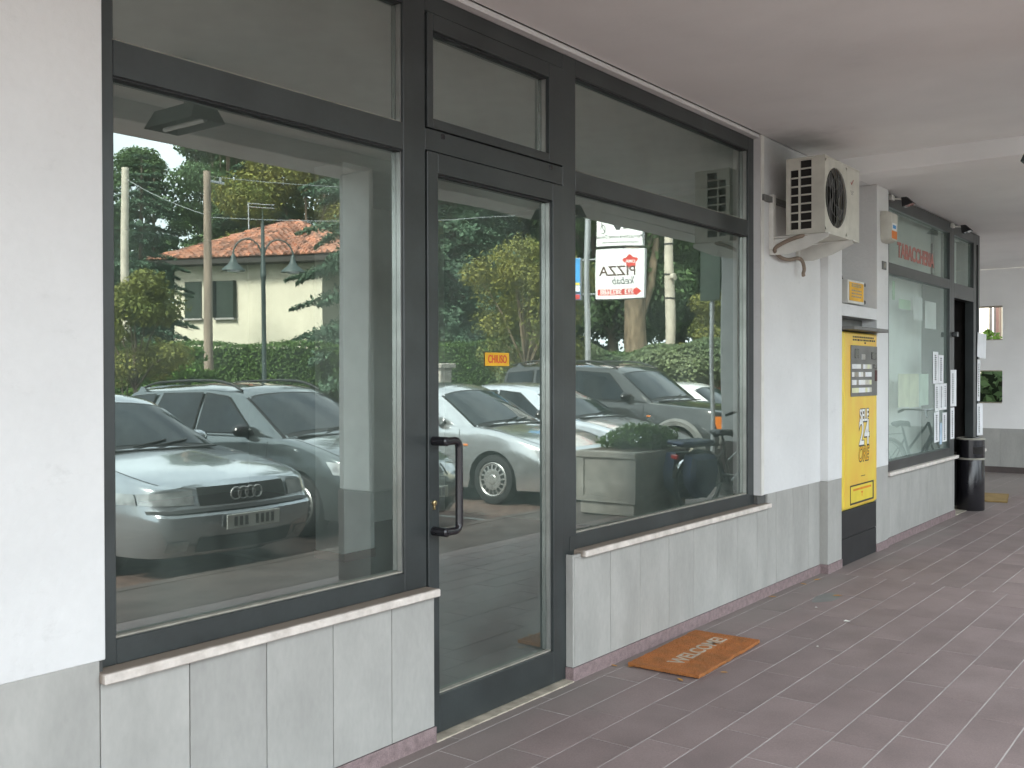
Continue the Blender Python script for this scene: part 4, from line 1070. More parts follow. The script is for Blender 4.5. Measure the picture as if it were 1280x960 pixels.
def build_car(name, label, paintmat, loc, spec, rz=PI / 2, group='cars parked nose-in along the portico'):
    s = Car(**spec)
    root = thing(name, label, 'car', loc, rz, group)
    # smooth roof profile
    ctrl = s.roof
    pp = []
    for i in range(len(ctrl) - 1):
        p0, p1, p2, p3 = (ctrl[max(0, min(len(ctrl) - 1, i + q))] for q in (-1, 0, 1, 2))
        for k in range(8):
            t = k / 8
            pp.append(tuple(0.5 * (2 * p1[a] + (p2[a] - p0[a]) * t + (2 * p0[a] - 5 * p1[a] + 4 * p2[a] - p3[a]) * t * t + (3 * p1[a] - p0[a] - 3 * p2[a] + p3[a]) * t ** 3) for a in (0, 1)))
    pp.append(ctrl[-1]); s._pp = pp
    s._len = [0]
    for p, q in zip(pp[:-1], pp[1:]): s._len.append(s._len[-1] + math.hypot(q[0] - p[0], q[1] - p[1]))
    def ulen(i): return s._len[i * 8] / s._len[-1]
    # body shell
    st = [0.0]
    x = 0.0
    st += [-0.003, -0.011, -0.025]
    while x > -s.L + 0.05: x -= 0.055; st.append(x)
    st.append(-s.L)
    for xc in (s.xf, s.xr):
        for k in range(17): st.append(xc + s.ra * math.cos(PI * k / 16) * 0.9999)
    st = sorted(set(round(q, 4) for q in st), reverse=True)
    NZ = 12; m = MB()
    for sg in (1, -1):
        rows = []
        for x in st:
            zl, top = s.low(x), s.deck(x); r = []
            for k in range(NZ):
                z = zl + (top - 0.035 - zl) * k / (NZ - 1); p = s.side(x, z); r.append((p[0], sg * p[1], p[2]))
            w = r[-1][1]; sx = r[-1][0]
            for f, dz in ((0.985, 0.020), (0.955, 0.032), (0.86, 0.042), (0.6, 0.058), (0.3, 0.068), (0.0, 0.071)):
                r.append((sx + (0.0 if x < -0.3 else s.c1 * 0 ), w * f, top - 0.035 + dz))
            rows.append(r)
        m.grid(rows)
    # nose and tail caps
    for cap in (0, 1):
        rows = []
        x = 0.0 if cap == 0 else -s.L
        top = s.deck(x)
        zs = [s.sill + (top - 0.035 - s.sill) * k / (NZ - 1) for k in range(NZ)]
        for z in zs:
            p = s.side(x, z); r = []
            for k in range(13):
                v = -1 + 2 * k / 12
                bulge = s.c1 * (1 - v * v) if cap == 0 else -0.06 * (1 - v * v)
                r.append((p[0] + bulge, p[1] * v, z))
            rows.append(r)
        p = s.side(x, top - 0.035)
        for dz, f in ((0.022, 0.985), (0.034, 0.955), (0.05, 0.8)):
            r = []
            for k in range(13):
                v = -1 + 2 * k / 12; bulge = (s.c1 * (1 - v * v) if cap == 0 else -0.06 * (1 - v * v)) * (1 - (dz / 0.05))
                r.append((p[0] + bulge, p[1] * v * f, top - 0.035 + dz + 0.02 * (1 - v * v) * (dz / 0.05)))
            rows.append(r)
        m.grid(rows)
    body = obj('body', m, paintmat, root, smooth=32, fix=True)
    # greenhouse shell: roof, pillars and side frames in paint
    NU = 44
    m = MB()
    rows = [[s.gh(i / NU, v) for v in (-1, -0.97, -0.9, -0.75, -0.5, -0.25, 0, 0.25, 0.5, 0.75, 0.9, 0.97, 1)] for i in range(NU + 1)]
    m.grid(rows)
    for sg in (1, -1):
        r2 = []
        for i in range(NU + 1):
            e = s.gh(i / NU, sg); zb = s.deck(e[0]) - 0.03; r = []
            for k in range(6):
                t = k / 5; z = e[2] + (zb - e[2]) * t
                y = abs(e[1]) + (s.gw(e[0], zb) - abs(e[1])) * t
                r.append((e[0], sg * (y + 0.012 * math.sin(PI * t)), z))
            r2.append(r)
        m.grid(r2)
    obj('roof', m, paintmat, root, smooth=38)
    # windscreen and rear glass (the foot points of the profile give their ends)
    u1 = ulen(1); ur = ulen(len(ctrl) - 2)
    def band(ua, ub, va, off, nm, mat):
        rows = [[s.gh(ua + (ub - ua) * i / 10, va * (-1 + 2 * k / 14), off) for k in range(15)] for i in range(11)]
        return obj(nm, MB().grid(rows), mat, root, smooth=60)
    band(0.015, u1 * 0.97, 0.965, 0.002, 'windscreen_seal', 'rubber')
    band(0.03, u1 * 0.93, 0.93, 0.006, 'windscreen', 'car_glass')
    band(ur + (1 - ur) * 0.12, 0.97, 0.93, 0.003, 'rear_glass', 'car_glass')
    for sg in (1, -1):
        for poly in s.windows:
            for nm, mat, off, g in (('window_seal', 'rubber', 0.016, 0.018), ('window', 'car_glass', 0.019, 0.0)):
                cxm = sum(p[0] for p in poly) / len(poly); czm = sum(p[1] for p in poly) / len(poly)
                P = []
                for (x, z) in poly:
                    dx, dz = x - cxm, z - czm; l_ = math.hypot(dx, dz)
                    x2, z2 = x + dx / l_ * g, z + dz / l_ * g
                    P.append((x2, sg * s.glass_side(x2, z2, off), z2))
                m = MB(); c_ = (cxm, sg * s.glass_side(cxm, czm, off + 0.004), czm)
                m.add(P + [c_], [(i, (i + 1) % len(P), len(P)) for i in range(len(P))])
                obj(nm, m, mat, root)
    # underbody, arches
    m = MB(); m.box(-s.L + 0.25, -0.25, -s.hw * 0.80, s.hw * 0.80, 0.17, 0.5)
    obj('underbody', m, 'black_matt', root)
    for xc in (s.xf, s.xr):
        for sg in (1, -1):
            m = MB()
            w = s.plan(xc) * 0.985
            rows = [[(xc + s.ra * 0.995 * math.cos(a), sg * yy, s.wr + s.ra * 0.995 * math.sin(a)) for yy in (w, w - 0.32)] for a in np.linspace(-0.25, PI + 0.25, 20)]
            m.grid(rows)
            m.add([(xc + s.ra * math.cos(a), sg * (w - 0.30), s.wr + s.ra * math.sin(a)) for a in np.linspace(-0.25, PI + 0.25, 20)], [tuple(range(20))])
            obj('arch_liner', m, 'black_matt', root)
    if getattr(s, 'flares', False):
        for xc in (s.xf, s.xr):
            for sg in (1, -1):
                w = s.plan(xc) * 0.99; m = MB()
                rows = []
                for a in np.linspace(0.0, PI, 22):
                    r = []
                    for dr, dy in ((0, 0.0), (0.005, 0.045), (0.07, 0.05), (0.11, 0.0)):
                        r.append((xc + (s.ra + dr) * math.cos(a), sg * (w + dy), s.wr + (s.ra + dr) * math.sin(a)))
                    rows.append(r)
                m.grid(rows); obj('arch_flare', m, 'grey_paint', root, smooth=50)
    # wheels
    def wheel(xc, sg):
        w = s.plan(xc) * 0.97; yo = sg * w
        m = MB(); R_, r_ = s.wr, s.rimr
        m.lathe([(r_, -0.02 * sg + yo), (r_ + 0.02, 0.0 + yo), (R_ - 0.03, 0.0 + yo), (R_ - 0.008, -0.012 * sg + yo), (R_, -0.04 * sg + yo), (R_, -0.17 * sg + yo), (R_ - 0.03, -0.2 * sg + yo), (r_, -0.2 * sg + yo)], (xc, 0, R_), 'y', 36)
        wh = obj('wheel', m, 'tyre', root, smooth=40)
        m = MB(); n_ = 48
        def ring(r, dy): return [(xc + r * math.cos(2 * PI * k / n_), yo + dy * sg, R_ + r * math.sin(2 * PI * k / n_)) for k in range(n_)]
        prof = [(r_ + 0.004, -0.010), (r_ - 0.008, 0.0), (r_ - 0.022, -0.012), (r_ * 0.86, -0.010), (r_ * 0.62, 0.0), (r_ * 0.56, 0.004), (r_ * 0.30, 0.002), (r_ * 0.25, 0.010), (0.002, 0.012)]
        base = len(m.v)
        for r, dy in prof: m.v += ring(r, dy)
        for i in range(len(prof) - 1):
            for k in range(n_):
                if i == 3 and s.slots == 16 and k % 3 != 0: continue
                if s.slots == 7 and i in (3, 4, 5) and (k % 7) in (1, 2, 3, 4): continue
                m.f.append((base + i * n_ + k, base + i * n_ + (k + 1) % n_, base + (i + 1) * n_ + (k + 1) % n_, base + (i + 1) * n_ + k))
        obj('rim', m, 'rim', wh, smooth=30)
        m = MB(); m.lathe([(r_, -0.035 * sg + yo), (0.001, -0.035 * sg + yo)], (xc, 0, R_), 'y', 24); obj('brake', m, 'black_matt', wh)
    for xc in (s.xf, s.xr):
        for sg in (1, -1): wheel(xc, sg)
    # front face details
    def patch(nm, y0, y1, za, zb, mat, off=0.010, skew=0.0, nu=8, nv=4, mirror=False, zc=None):
        m = MB()
        for sg in ((1, -1) if mirror else (1,)):
            rows = []
            for k in range(nv + 1):
                r = []
                for i in range(nu + 1):
                    y = y0 + (y1 - y0) * i / nu; t = i / nu
                    lo = za + (zc[0] - za) * t if zc else za
                    hi = zb + (zc[1] - zb) * t if zc else zb
                    r.append(s.front(sg * y, lo + (hi - lo) * k / nv, off))
                rows.append(r)
            if mirror:
                obj(nm, MB().grid(rows), mat, root, smooth=50)
            else: m.grid(rows)
        if not mirror: obj(nm, m, mat, root, smooth=50)
    for d in s.front_bits: patch(*d[0], **d[1])
    # bonnet and door seams
    def seam(nm, pts, r=0.0035):
        for sg in (1, -1):
            m = MB(); m.tube([(p[0], sg * p[1], p[2]) for p in pts], r, 5, caps=False); obj(nm, m, 'rubber', root)
    for xd in s.doors:
        top = s.deck(xd) - 0.04
        seam('door_seam', [s.side(xd + 0.05 * (1 - (z - 0.22) / (top - 0.22)) * (1 if xd == s.doors[0] else 0), z, 0.0005) for z in np.linspace(max(0.22, s.low(xd) + .01), top, 10)])
    hx = np.linspace(-0.12, s.roof[0][0] + 0.1, 12)
    seam('bonnet_seam', [(s.side(x, s.deck(x) - 0.035)[0], s.plan(x) * s.wm(s.deck(x)) * 0.90, s.deck(x) + 0.004) for x in hx])
    if s.trim:
        for sg in (1, -1):
            rows = [[(s.side(x, z)[0], sg * (s.side(x, z)[1] + 0.010 * (0 if k in (0, 3) else 1)), z) for k, z in enumerate((s.trim - 0.035, s.trim - 0.03, s.trim + 0.03, s.trim + 0.035))] for x in np.linspace(s.xf - s.ra - 0.05, s.xr + s.ra + 0.05, 14)]
            obj('side_moulding', MB().grid(rows), s.trimmat, root, smooth=40)
    for sg in (1, -1):
        xh = s.doors[1] + 0.16; zh = s.belt - 0.13; p = s.side(xh, zh)
        for dx in ((0, -0.95) if len(s.doors) > 2 else (0,)):
            obj('door_handle', MB().box(p[0] + dx - 0.09, p[0] + dx + 0.09, sg * p[1] - 0.014, sg * p[1] + 0.022, zh - 0.016, zh + 0.016, 0.008), s.handlemat, root)
        # door mirror
        xm = s.mirror[0]; zm = s.mirror[1]; ym = s.gw(xm, zm) + 0.10
        m = MB(); rows = []
        for i in range(9):
            a = PI * i / 8; rows.append([(xm - 0.075 * math.cos(a) + 0.0, sg * (ym + 0.115 * math.sin(a) * math.cos(b)), zm + 0.072 * math.sin(a) * math.sin(b)) for b in np.linspace(0, 2 * PI, 15)])
        m.grid(rows); m.box(xm - 0.03, xm + 0.04, min(sg * (ym - 0.12), sg * ym), max(sg * (ym - 0.12), sg * ym), zm - 0.055, zm - 0.02, 0.006)
        obj('door_mirror', m, s.mirrormat, root, smooth=50)
        # side repeater
        xi = s.xf - s.ra * 1.18; p = s.side(xi, s.belt - 0.2)
        obj('side_repeater', MB().box(p[0] - 0.035, p[0] + 0.035, sg * p[1] - 0.008, sg * p[1] + 0.010, p[2] - 0.013, p[2] + 0.013, 0.005), 'lens_orange', root)
        # wipers
        a0 = s.gh(0.012, sg * 0.15 + 0.1, 0.02); b0 = s.gh(u1 * 0.16, sg * 0.15 - 0.42, 0.016)
        obj('wiper', MB().tube([a0, b0], 0.008, 5), 'black_matt', root)
    m = MB(); m.box(s.roof[0][0] - 0.02, s.roof[0][0] + 0.09, -s.hw * 0.72, s.hw * 0.72, s.deck(s.roof[0][0]) + 0.020, s.deck(s.roof[0][0]) + 0.034)
    obj('scuttle', m, 'rubber', root)
    if s.rails:
        for sg in (1, -1):
            xa, xb = s.roof[1][0] - 0.12, s.roof[-2][0] + 0.1
            pts = []
            for i in range(15):
                t = i / 14; x = xa + (xb - xa) * t
                z = lerp(sorted([(p[0], p[1]) for p in pp[8:]]), x)
                pts.append((x, sg * s.hw * s.rw * 0.92, z + 0.005 + 0.07 * min(1, 6 * t, 6 * (1 - t))))
            obj('roof_rail', MB().tube(pts, 0.014, 8), s.railmat, root, smooth=60)
    # number plate
    zc_ = s.platez
    rows = [[s.front(y, z, 0.016) for y in np.linspace(-0.26, 0.26, 6)] for z in (zc_ - 0.056, zc_ + 0.056)]
    xm_ = max(p[0] for r in rows for p in r)
    pl = MB(); pl.box(xm_ - 0.004, xm_ + 0.006, -0.26, 0.26, zc_ - 0.056, zc_ + 0.056, 0.003)
    plate = obj('number_plate', pl, 'plate_white', root)
    m = MB(); y = -0.20
    while y < 0.20:
        if abs(y) > 0.03: m.box(xm_ + 0.0062, xm_ + 0.0072, y, y + 0.030, zc_ - 0.036, zc_ + 0.036)
        y += 0.052
    obj('plate_characters', m, 'ink', plate)
    # badge
    if s.badge == 'rings':
        m = MB(); zc2 = s.badgez; x0 = s.front(0, zc2)[0] + 0.018
        for k in range(4): m.tube([(x0, -0.105 + 0.07 * k + 0.047 * math.cos(t), zc2 + 0.047 * math.sin(t)) for t in np.linspace(0, 2 * PI, 25)[:-1]], 0.0075, 6, closed=True)
        obj('badge', m, 'rim', root, smooth=60)
    elif s.badge:
        m = MB(); p = s.front(0, s.badgez, 0.012); m.lathe([(0.045, p[0] - 0.01), (0.045, p[0] + 0.004), (0.03, p[0] + 0.008), (0.0, p[0] + 0.009)], (0, 0, s.badgez), 'x', 20); obj('badge', m, 'chrome', root, smooth=50)
    # headrests and tail lights
    for sg in (1, -1):
        for zb_ in (1,):
            x = -s.L + 0.02; rows = [[(s.side(xx, z)[0] - (0.03 if xx < -s.L + .1 else 0), sg * (s.side(xx, z)[1] + 0.004), z) for xx in np.linspace(-s.L + 0.02, -s.L + 0.30, 5)] for z in np.linspace(s.belt - 0.28, s.belt - 0.06, 4)]
            obj('tail_light', MB().grid(rows), 'lens_red', root, smooth=50)
    return root

def K(nm, y0, y1, za, zb, mat, **k): return ((nm, y0, y1, za, zb, mat), k)
# silver-green saloon with four rings on the grille
saloon = dict(L=4.48, Wd=1.72, H=1.40, wb=2.61, fo=0.86, wr=0.305, rimr=0.20, ra=0.345, sill=0.19, belt=0.90, rw=0.66, nl=0.62, nt=0.27, c1=0.09,
    nosepts=[(0.15, -0.10), (0.30, -0.01), (0.42, 0.03), (0.52, 0.03), (0.56, -0.035), (0.70, -0.08), (0.80, -0.16)], tailpts=[(0.2, 0.08), (0.45, 0.0), (0.95, 0.10)],
    deckpts=[(-4.48, 0.86), (-4.2, 0.95), (-3.7, 0.97), (-2.6, 0.94), (-1.45, 0.925), (-1.2, 0.90), (-0.6, 0.82), (-0.15, 0.745), (0.0, 0.715)],
    roof=[(-1.28, 0.89), (-2.00, 1.31), (-2.35, 1.385), (-2.8, 1.40), (-3.25, 1.355), (-3.98, 0.96)],
    windows=[[(-1.72, 0.96), (-2.02, 1.16), (-2.22, 1.29), (-2.62, 1.335), (-2.62, 0.965)], [(-2.70, 0.965), (-2.70, 1.335), (-3.10, 1.30), (-3.32, 1.20), (-3.48, 0.98)]],
    doors=[-1.55, -2.66, -3.5], mirror=(-1.80, 0.99), mirrormat='paint_silver_green', handlemat='black_matt', trim=0.52, trimmat='grey_paint', rails=False, railmat='black_matt', slots=7, platez=0.44, badge='rings', badgez=0.645,
    front_bits=[K('grille', -0.42, 0.42, 0.575, 0.715, 'black_matt', zc=None), K('headlight', 0.46, 0.80, 0.585, 0.70, 'lens_clear', mirror=True, zc=(0.60, 0.685)),
                K('corner_lamp', 0.805, 0.845, 0.60, 0.685, 'lens_clear', mirror=True, nu=5), K('bumper_strip', -0.78, 0.78, 0.535, 0.56, 'black_matt', nu=18, nv=2),
                K('lower_grille', -0.45, 0.45, 0.215, 0.33, 'black_matt'), K('fog_lamp', 0.52, 0.68, 0.235, 0.315, 'lens_clear', mirror=True)])
# green-grey estate with roof rails
estate = dict(L=4.45, Wd=1.70, H=1.47, wb=2.615, fo=0.86, wr=0.305, rimr=0.20, ra=0.355, sill=0.19, belt=0.93, rw=0.70, nl=0.75, nt=0.36, c1=0.12,
    nosepts=[(0.15, -0.10), (0.30, 0.0), (0.42, 0.03), (0.55, 0.02), (0.64, -0.04), (0.74, -0.13), (0.85, -0.25)], tailpts=[(0.2, 0.08), (0.45, 0.0), (0.95, 0.06)],
    deckpts=[(-4.45, 0.95), (-3.9, 0.985), (-2.6, 0.96), (-1.35, 0.955), (-1.1, 0.945), (-0.6, 0.865), (-0.2, 0.765), (0.0, 0.70)],
    roof=[(-1.12, 0.935), (-1.95, 1.39), (-2.35, 1.46), (-2.9, 1.475), (-3.7, 1.44), (-4.05, 1.40), (-4.38, 1.0)],
    windows=[[(-1.62, 0.985), (-1.95, 1.20), (-2.20, 1.365), (-2.58, 1.41), (-2.58, 0.985)], [(-2.66, 0.985), (-2.66, 1.41), (-3.35, 1.395), (-3.50, 0.995)], [(-3.62, 0.995), (-3.50, 1.385), (-3.92, 1.35), (-4.12, 1.02)]],
    doors=[-1.35, -2.62, -3.5], mirror=(-1.72, 1.02), mirrormat='black_plastic', handlemat='paint_grey_green', trim=0.52, trimmat='paint_grey_green', rails=True, railmat='black_matt', slots=16, platez=0.43, badge='disc', badgez=0.66,
    front_bits=[K('grille', -0.30, 0.30, 0.61, 0.70, 'black_matt'), K('headlight', 0.36, 0.80, 0.58, 0.70, 'lens_clear', mirror=True, zc=(0.64, 0.76)),
                K('lower_grille', -0.42, 0.42, 0.22, 0.36, 'black_matt'), K('fog_lamp', 0.50, 0.64, 0.25, 0.34, 'lens_clear', mirror=True)])
# silver hatchback, slotted wheel covers
hatch = dict(L=4.20, Wd=1.73, H=1.44, wb=2.545, fo=0.90, wr=0.31, rimr=0.215, ra=0.365, sill=0.19, belt=0.93, rw=0.68, nl=0.78, nt=0.34, c1=0.13,
    nosepts=[(0.15, -0.10), (0.30, 0.0), (0.42, 0.03), (0.55, 0.02), (0.64, -0.03), (0.74, -0.11), (0.85, -0.22)], tailpts=[(0.2, 0.08), (0.45, 0.0), (0.95, 0.10)],
    deckpts=[(-4.2, 0.95), (-3.7, 1.0), (-2.6, 0.965), (-1.45, 0.955), (-1.15, 0.935), (-0.6, 0.845), (-0.2, 0.745), (0.0, 0.685)],
    roof=[(-1.20, 0.925), (-1.95, 1.35), (-2.35, 1.43), (-2.85, 1.44), (-3.35, 1.385), (-4.02, 1.0)],
    windows=[[(-1.70, 0.985), (-2.02, 1.19), (-2.25, 1.335), (-2.68, 1.375), (-2.68, 0.985)], [(-2.76, 0.985), (-2.76, 1.375), (-3.10, 1.345), (-3.36, 1.22), (-3.48, 1.0)]],
    doors=[-1.45, -2.72], mirror=(-1.78, 1.02), mirrormat='paint_silver', handlemat='paint_silver', trim=None, trimmat='paint_silver', rails=False, railmat='black_matt', slots=16, platez=0.40, badge='disc', badgez=0.62,
    front_bits=[K('grille', -0.12, 0.12, 0.40, 0.66, 'black_matt', zc=None), K('headlight', 0.44, 0.76, 0.585, 0.655, 'lens_clear', mirror=True, zc=(0.60, 0.69)),
                K('lower_grille', -0.55, 0.55, 0.225, 0.34, 'black_matt'), K('fog_lamp', 0.60, 0.72, 0.26, 0.33, 'lens_clear', mirror=True)])
sports = dict(hatch); sports.update(L=4.43, H=1.42, deckpts=[(-4.43, 0.93), (-4.0, 1.0), (-2.6, 0.96), (-1.5, 0.945), (-1.2, 0.92), (-0.65, 0.82), (-0.2, 0.70), (0.0, 0.63)],
    roof=[(-1.26, 0.915), (-2.02, 1.33), (-2.4, 1.41), (-2.9, 1.42), (-3.4, 1.36), (-4.05, 0.99)], mirrormat='black_plastic', slots=7,
    windows=[[(-1.75, 0.975), (-2.07, 1.17), (-2.30, 1.31), (-2.70, 1.35), (-2.70, 0.975)], [(-2.78, 0.975), (-2.78, 1.35), (-3.15, 1.32), (-3.40, 1.19), (-3.55, 0.99)]],
    front_bits=[K('grille', -0.11, 0.11, 0.36, 0.61, 'black_matt'), K('headlight', 0.50, 0.66, 0.52, 0.61, 'lens_clear', mirror=True), K('lower_grille', -0.55, 0.55, 0.225, 0.34, 'black_matt')])
# dark grey off-roader
suv = dict(L=4.60, Wd=1.84, H=1.78, wb=2.70, fo=0.82, wr=0.36, rimr=0.215, ra=0.425, sill=0.30, belt=1.12, rw=0.78, nl=0.45, nt=0.20, c1=0.05,
    nosepts=[(0.25, -0.06), (0.40, 0.03), (0.55, 0.05), (0.62, 0.05), (0.66, -0.02), (0.95, -0.06), (1.05, -0.13)], tailpts=[(0.2, 0.05), (0.45, 0.0), (1.05, 0.04)],
    deckpts=[(-4.6, 1.14), (-3.6, 1.16), (-2.6, 1.15), (-1.45, 1.14), (-1.2, 1.12), (-0.6, 1.07), (-0.2, 1.03), (0.0, 0.99)],
    roof=[(-1.26, 1.11), (-1.92, 1.64), (-2.25, 1.735), (-2.9, 1.77), (-3.9, 1.76), (-4.35, 1.70), (-4.55, 1.15)],
    windows=[[(-1.70, 1.18), (-1.95, 1.42), (-2.15, 1.62), (-2.85, 1.67), (-2.85, 1.18)], [(-2.95, 1.18), (-2.95, 1.67), (-3.65, 1.67), (-3.65, 1.18)], [(-3.75, 1.18), (-3.75, 1.66), (-4.28, 1.62), (-4.38, 1.19)]],
    doors=[-1.42, -2.9, -3.7], mirror=(-1.75, 1.24), mirrormat='black_plastic', handlemat='black_matt', trim=0.66, trimmat='grey_paint', rails=True, railmat='black_matt', slots=7, platez=0.58, badge='', badgez=0.85, flares=True,
    front_bits=[K('grille', -0.42, 0.42, 0.72, 0.92, 'black_matt'), K('headlight', 0.47, 0.76, 0.74, 0.92, 'lens_clear', mirror=True), K('indicator', 0.77, 0.86, 0.72, 0.93, 'lens_orange', mirror=True, nu=4),
                K('bumper', -0.86, 0.86, 0.42, 0.64, 'grey_paint', nu=18, off=0.02)])
GZ = -0.098
build_car('parked_car', 'silver-green saloon with four rings on its grille mirrored at the left', 'paint_silver_green', (5.20, -3.83, GZ), saloon)
build_car('parked_car', 'green-grey estate car with roof rails mirrored beside the saloon', 'paint_grey_green', (7.42, -3.93, GZ), estate)
build_car('parked_car', 'silver hatchback with slotted wheel covers mirrored in the shop door', 'paint_silver', (10.50, -3.86, GZ), hatch)
build_car('parked_car', 'pale silver car with round headlamp mirrored behind the concrete planter', 'paint_pale_silver', (12.90, -3.95, GZ), sports)
build_car('parked_car', 'tall dark grey off-roader with orange indicator mirrored behind the bicycle', 'paint_dark_grey', (15.33, -3.95, GZ), suv)
build_car('parked_car', 'white saloon mirrored beyond the dark grey off-roader', 'paint_white', (18.10, -4.05, GZ), dict(saloon, badge=''))
build_car('parked_car', 'pale car parked across the road, its roof just over the saloon', 'paint_white', (9.0, -13.6, GZ - 0.01), hatch, rz=math.radians(40), group='cars across the road')

# ---- house across the road
hu = Vector((math.cos(math.radians(109)), -math.sin(math.radians(109)), 0))       # along its wall, away to the far end
hn = Vector((hu.y, -hu.x, 0))                                                     # towards the garden front
if hn.dot(Vector((-1, 1, 0))) < 0: hn = -hn
hs = thing('house', 'cream two-storey house with tiled hip roof and dark green shutters behind the hedge', 'house', (24.55, -24.32, 0))
hs.rotation_euler = (0, 0, math.atan2(hu.y, hu.x))
# local frame: x along the wall (0 near corner .. LX far), y towards the street side is +/-; find sign
ysg = 1 if (Vector((-hu.y, hu.x, 0))).dot(hn) > 0 else -1
LX, LY, EZ = 6.2, 7.0, 5.75
obj('wall', MB().box(0, LX, min(0, -ysg * LY), max(0, -ysg * LY), -0.2, EZ + 0.25), 'house_wall', hs)
e = 0.75; RZ = EZ + 1.9
def Y(v): return v * ysg
A_, B_, C_, D_ = (-e, Y(e), EZ), (LX + e, Y(e), EZ), (LX + e, Y(-LY - e), EZ), (-e, Y(-LY - e), EZ)
R1, R2 = (3.0, Y(-LY / 2), RZ), (3.4, Y(-LY / 2), RZ)
m = MB(); m.add([A_, B_, C_, D_, R1, R2], [(0, 1, 5, 4), (2, 3, 4, 5), (1, 2, 5), (3, 0, 4)])
roof = obj('roof', m, 'roof_tile', hs)
m = MB(); m.box(-e + .05, LX + e - .05, min(Y(e - .05), Y(-LY - e + .05)), max(Y(e - .05), Y(-LY - e + .05)), EZ - 0.22, EZ - 0.01)
obj('eaves_board', m, 'dark_wood', roof)
# rows of barrel tiles on the street slope and the near hip
m = MB()
def slope_tiles(P0, P1, Q0, Q1, n, rows_):
    P0, P1, Q0, Q1 = map(Vector, (P0, P1, Q0, Q1))
    nrm = (P1 - P0).cross(Q0 - P0).normalized()
    if nrm.z < 0: nrm = -nrm
    for r in range(rows_):
        t0, t1 = r / rows_, (r + 1.12) / rows_
        a0, a1 = P0.lerp(Q0, t0), P1.lerp(Q1, t0); b0, b1 = P0.lerp(Q0, min(1, t1)), P1.lerp(Q1, min(1, t1))
        w_ = (a1 - a0).length; k_ = max(2, int(w_ / 0.23))
        for i in range(k_):
            p, q = a0.lerp(a1, i / k_), a0.lerp(a1, (i + 1) / k_)
            wl_ = max(0.01, (b1 - b0).length); d = (q - p)
            up_ = (b0.lerp(b1, (i + .5) / k_) - p.lerp(q, .5))
            l = Vector(p) + nrm * (0.01 + random.uniform(0, .02)); rgt = Vector(q) + nrm * 0.01; mid = p.lerp(q, .5) + nrm * (0.11 + random.uniform(-.02, .025))
            m.add([l, mid, rgt, rgt + up_, mid + up_ - nrm * 0.03, l + up_], [(0, 1, 4, 5), (1, 2, 3, 4), (0, 2, 1)])
slope_tiles(A_, B_, R1, R2, 0, 18)
slope_tiles(D_, A_, R1, R1, 0, 18)
o = obj('tile_rows', m, 'roof_tile', roof, fix=False); o['kind'] = 'stuff'
m = MB(); m.box(5.6, 5.95, Y(-2.2) - .2, Y(-2.2) + .2, EZ + 0.3, EZ + 1.05); obj('chimney', m, 'house_wall', roof)
m = MB(); m.box(4.4, 4.8, Y(-3.4) - .2, Y(-3.4) + .2, EZ + 1.0, EZ + 1.65); obj('chimney', m, 'house_wall', roof)
def hwindow(x0, x1, z0, z1):
    ya, yb = Y(0.015), Y(0.06)
    w = obj('window', MB().box(x0, x1, min(ya, yb), max(ya, yb), z0, z1), 'shutter_green', hs)
    ya, yb = Y(0.062), Y(0.075)
    m = MB()
    for i in range(12):
        z = z0 + 0.06 + i * (z1 - z0 - 0.12) / 12
        m.box(x0 + 0.05, x1 - 0.05, min(ya, yb), max(ya, yb), z, z + (z1 - z0) / 12 * 0.6)
    obj('shutter_slats', m, 'shutter_green', w)['kind'] = 'stuff'
    ya, yb = Y(0.01), Y(0.14)
    obj('sill', MB().box(x0 - 0.08, x1 + 0.08, min(ya, yb), max(ya, yb), z0 - 0.07, z0 - 0.005), 'pavement_concrete', w)
hwindow(3.62, 4.40, 3.62, 4.95); hwindow(5.05, 5.72, 3.62, 4.95); hwindow(3.62, 4.40, 0.75, 2.1)
ya, yb = Y(0.015), Y(0.25)
obj('open_shutter', MB().box(4.42, 4.46, min(ya, yb), max(ya, yb), 3.62, 4.95), 'shutter_green', hs)
obj('open_shutter', MB().box(3.55, 3.60, min(ya, yb), max(ya, yb), 3.62, 4.95), 'shutter_green', hs)

# ---- vegetation
def leaf_mesh(name, P, Nrm, size, mat, aspect=0.55, droop=0.0):
    """P (n,3) leaf centres, Nrm (n,3) rough leaf normals, size (n,): one quad each, bent along the middle"""
    n = len(P)
    Nrm = Nrm / (np.linalg.norm(Nrm, axis=1, keepdims=True) + 1e-9)
    t = rng.normal(size=(n, 3)); t -= (t * Nrm).sum(1, keepdims=True) * Nrm
    t[:, 2] -= droop; t /= np.linalg.norm(t, axis=1, keepdims=True) + 1e-9
    b = np.cross(Nrm, t); s = size[:, None]
    v = np.stack([P - t * s, P + b * s * aspect + Nrm * s * 0.12, P + t * s, P - b * s * aspect + Nrm * s * 0.12], 1).reshape(-1, 3)
    me = bpy.data.meshes.new(name)
    me.vertices.add(4 * n); me.vertices.foreach_set('co', v.astype(np.float32).ravel())
    me.loops.add(4 * n); me.loops.foreach_set('vertex_index', np.arange(4 * n, dtype=np.int32))
    me.polygons.add(n); me.polygons.foreach_set('loop_start', np.arange(0, 4 * n, 4, dtype=np.int32)); me.polygons.foreach_set('loop_total', np.full(n, 4, dtype=np.int32))
    me.update(calc_edges=True); me.validate()
    me.materials.append(MAT[mat])
    return me

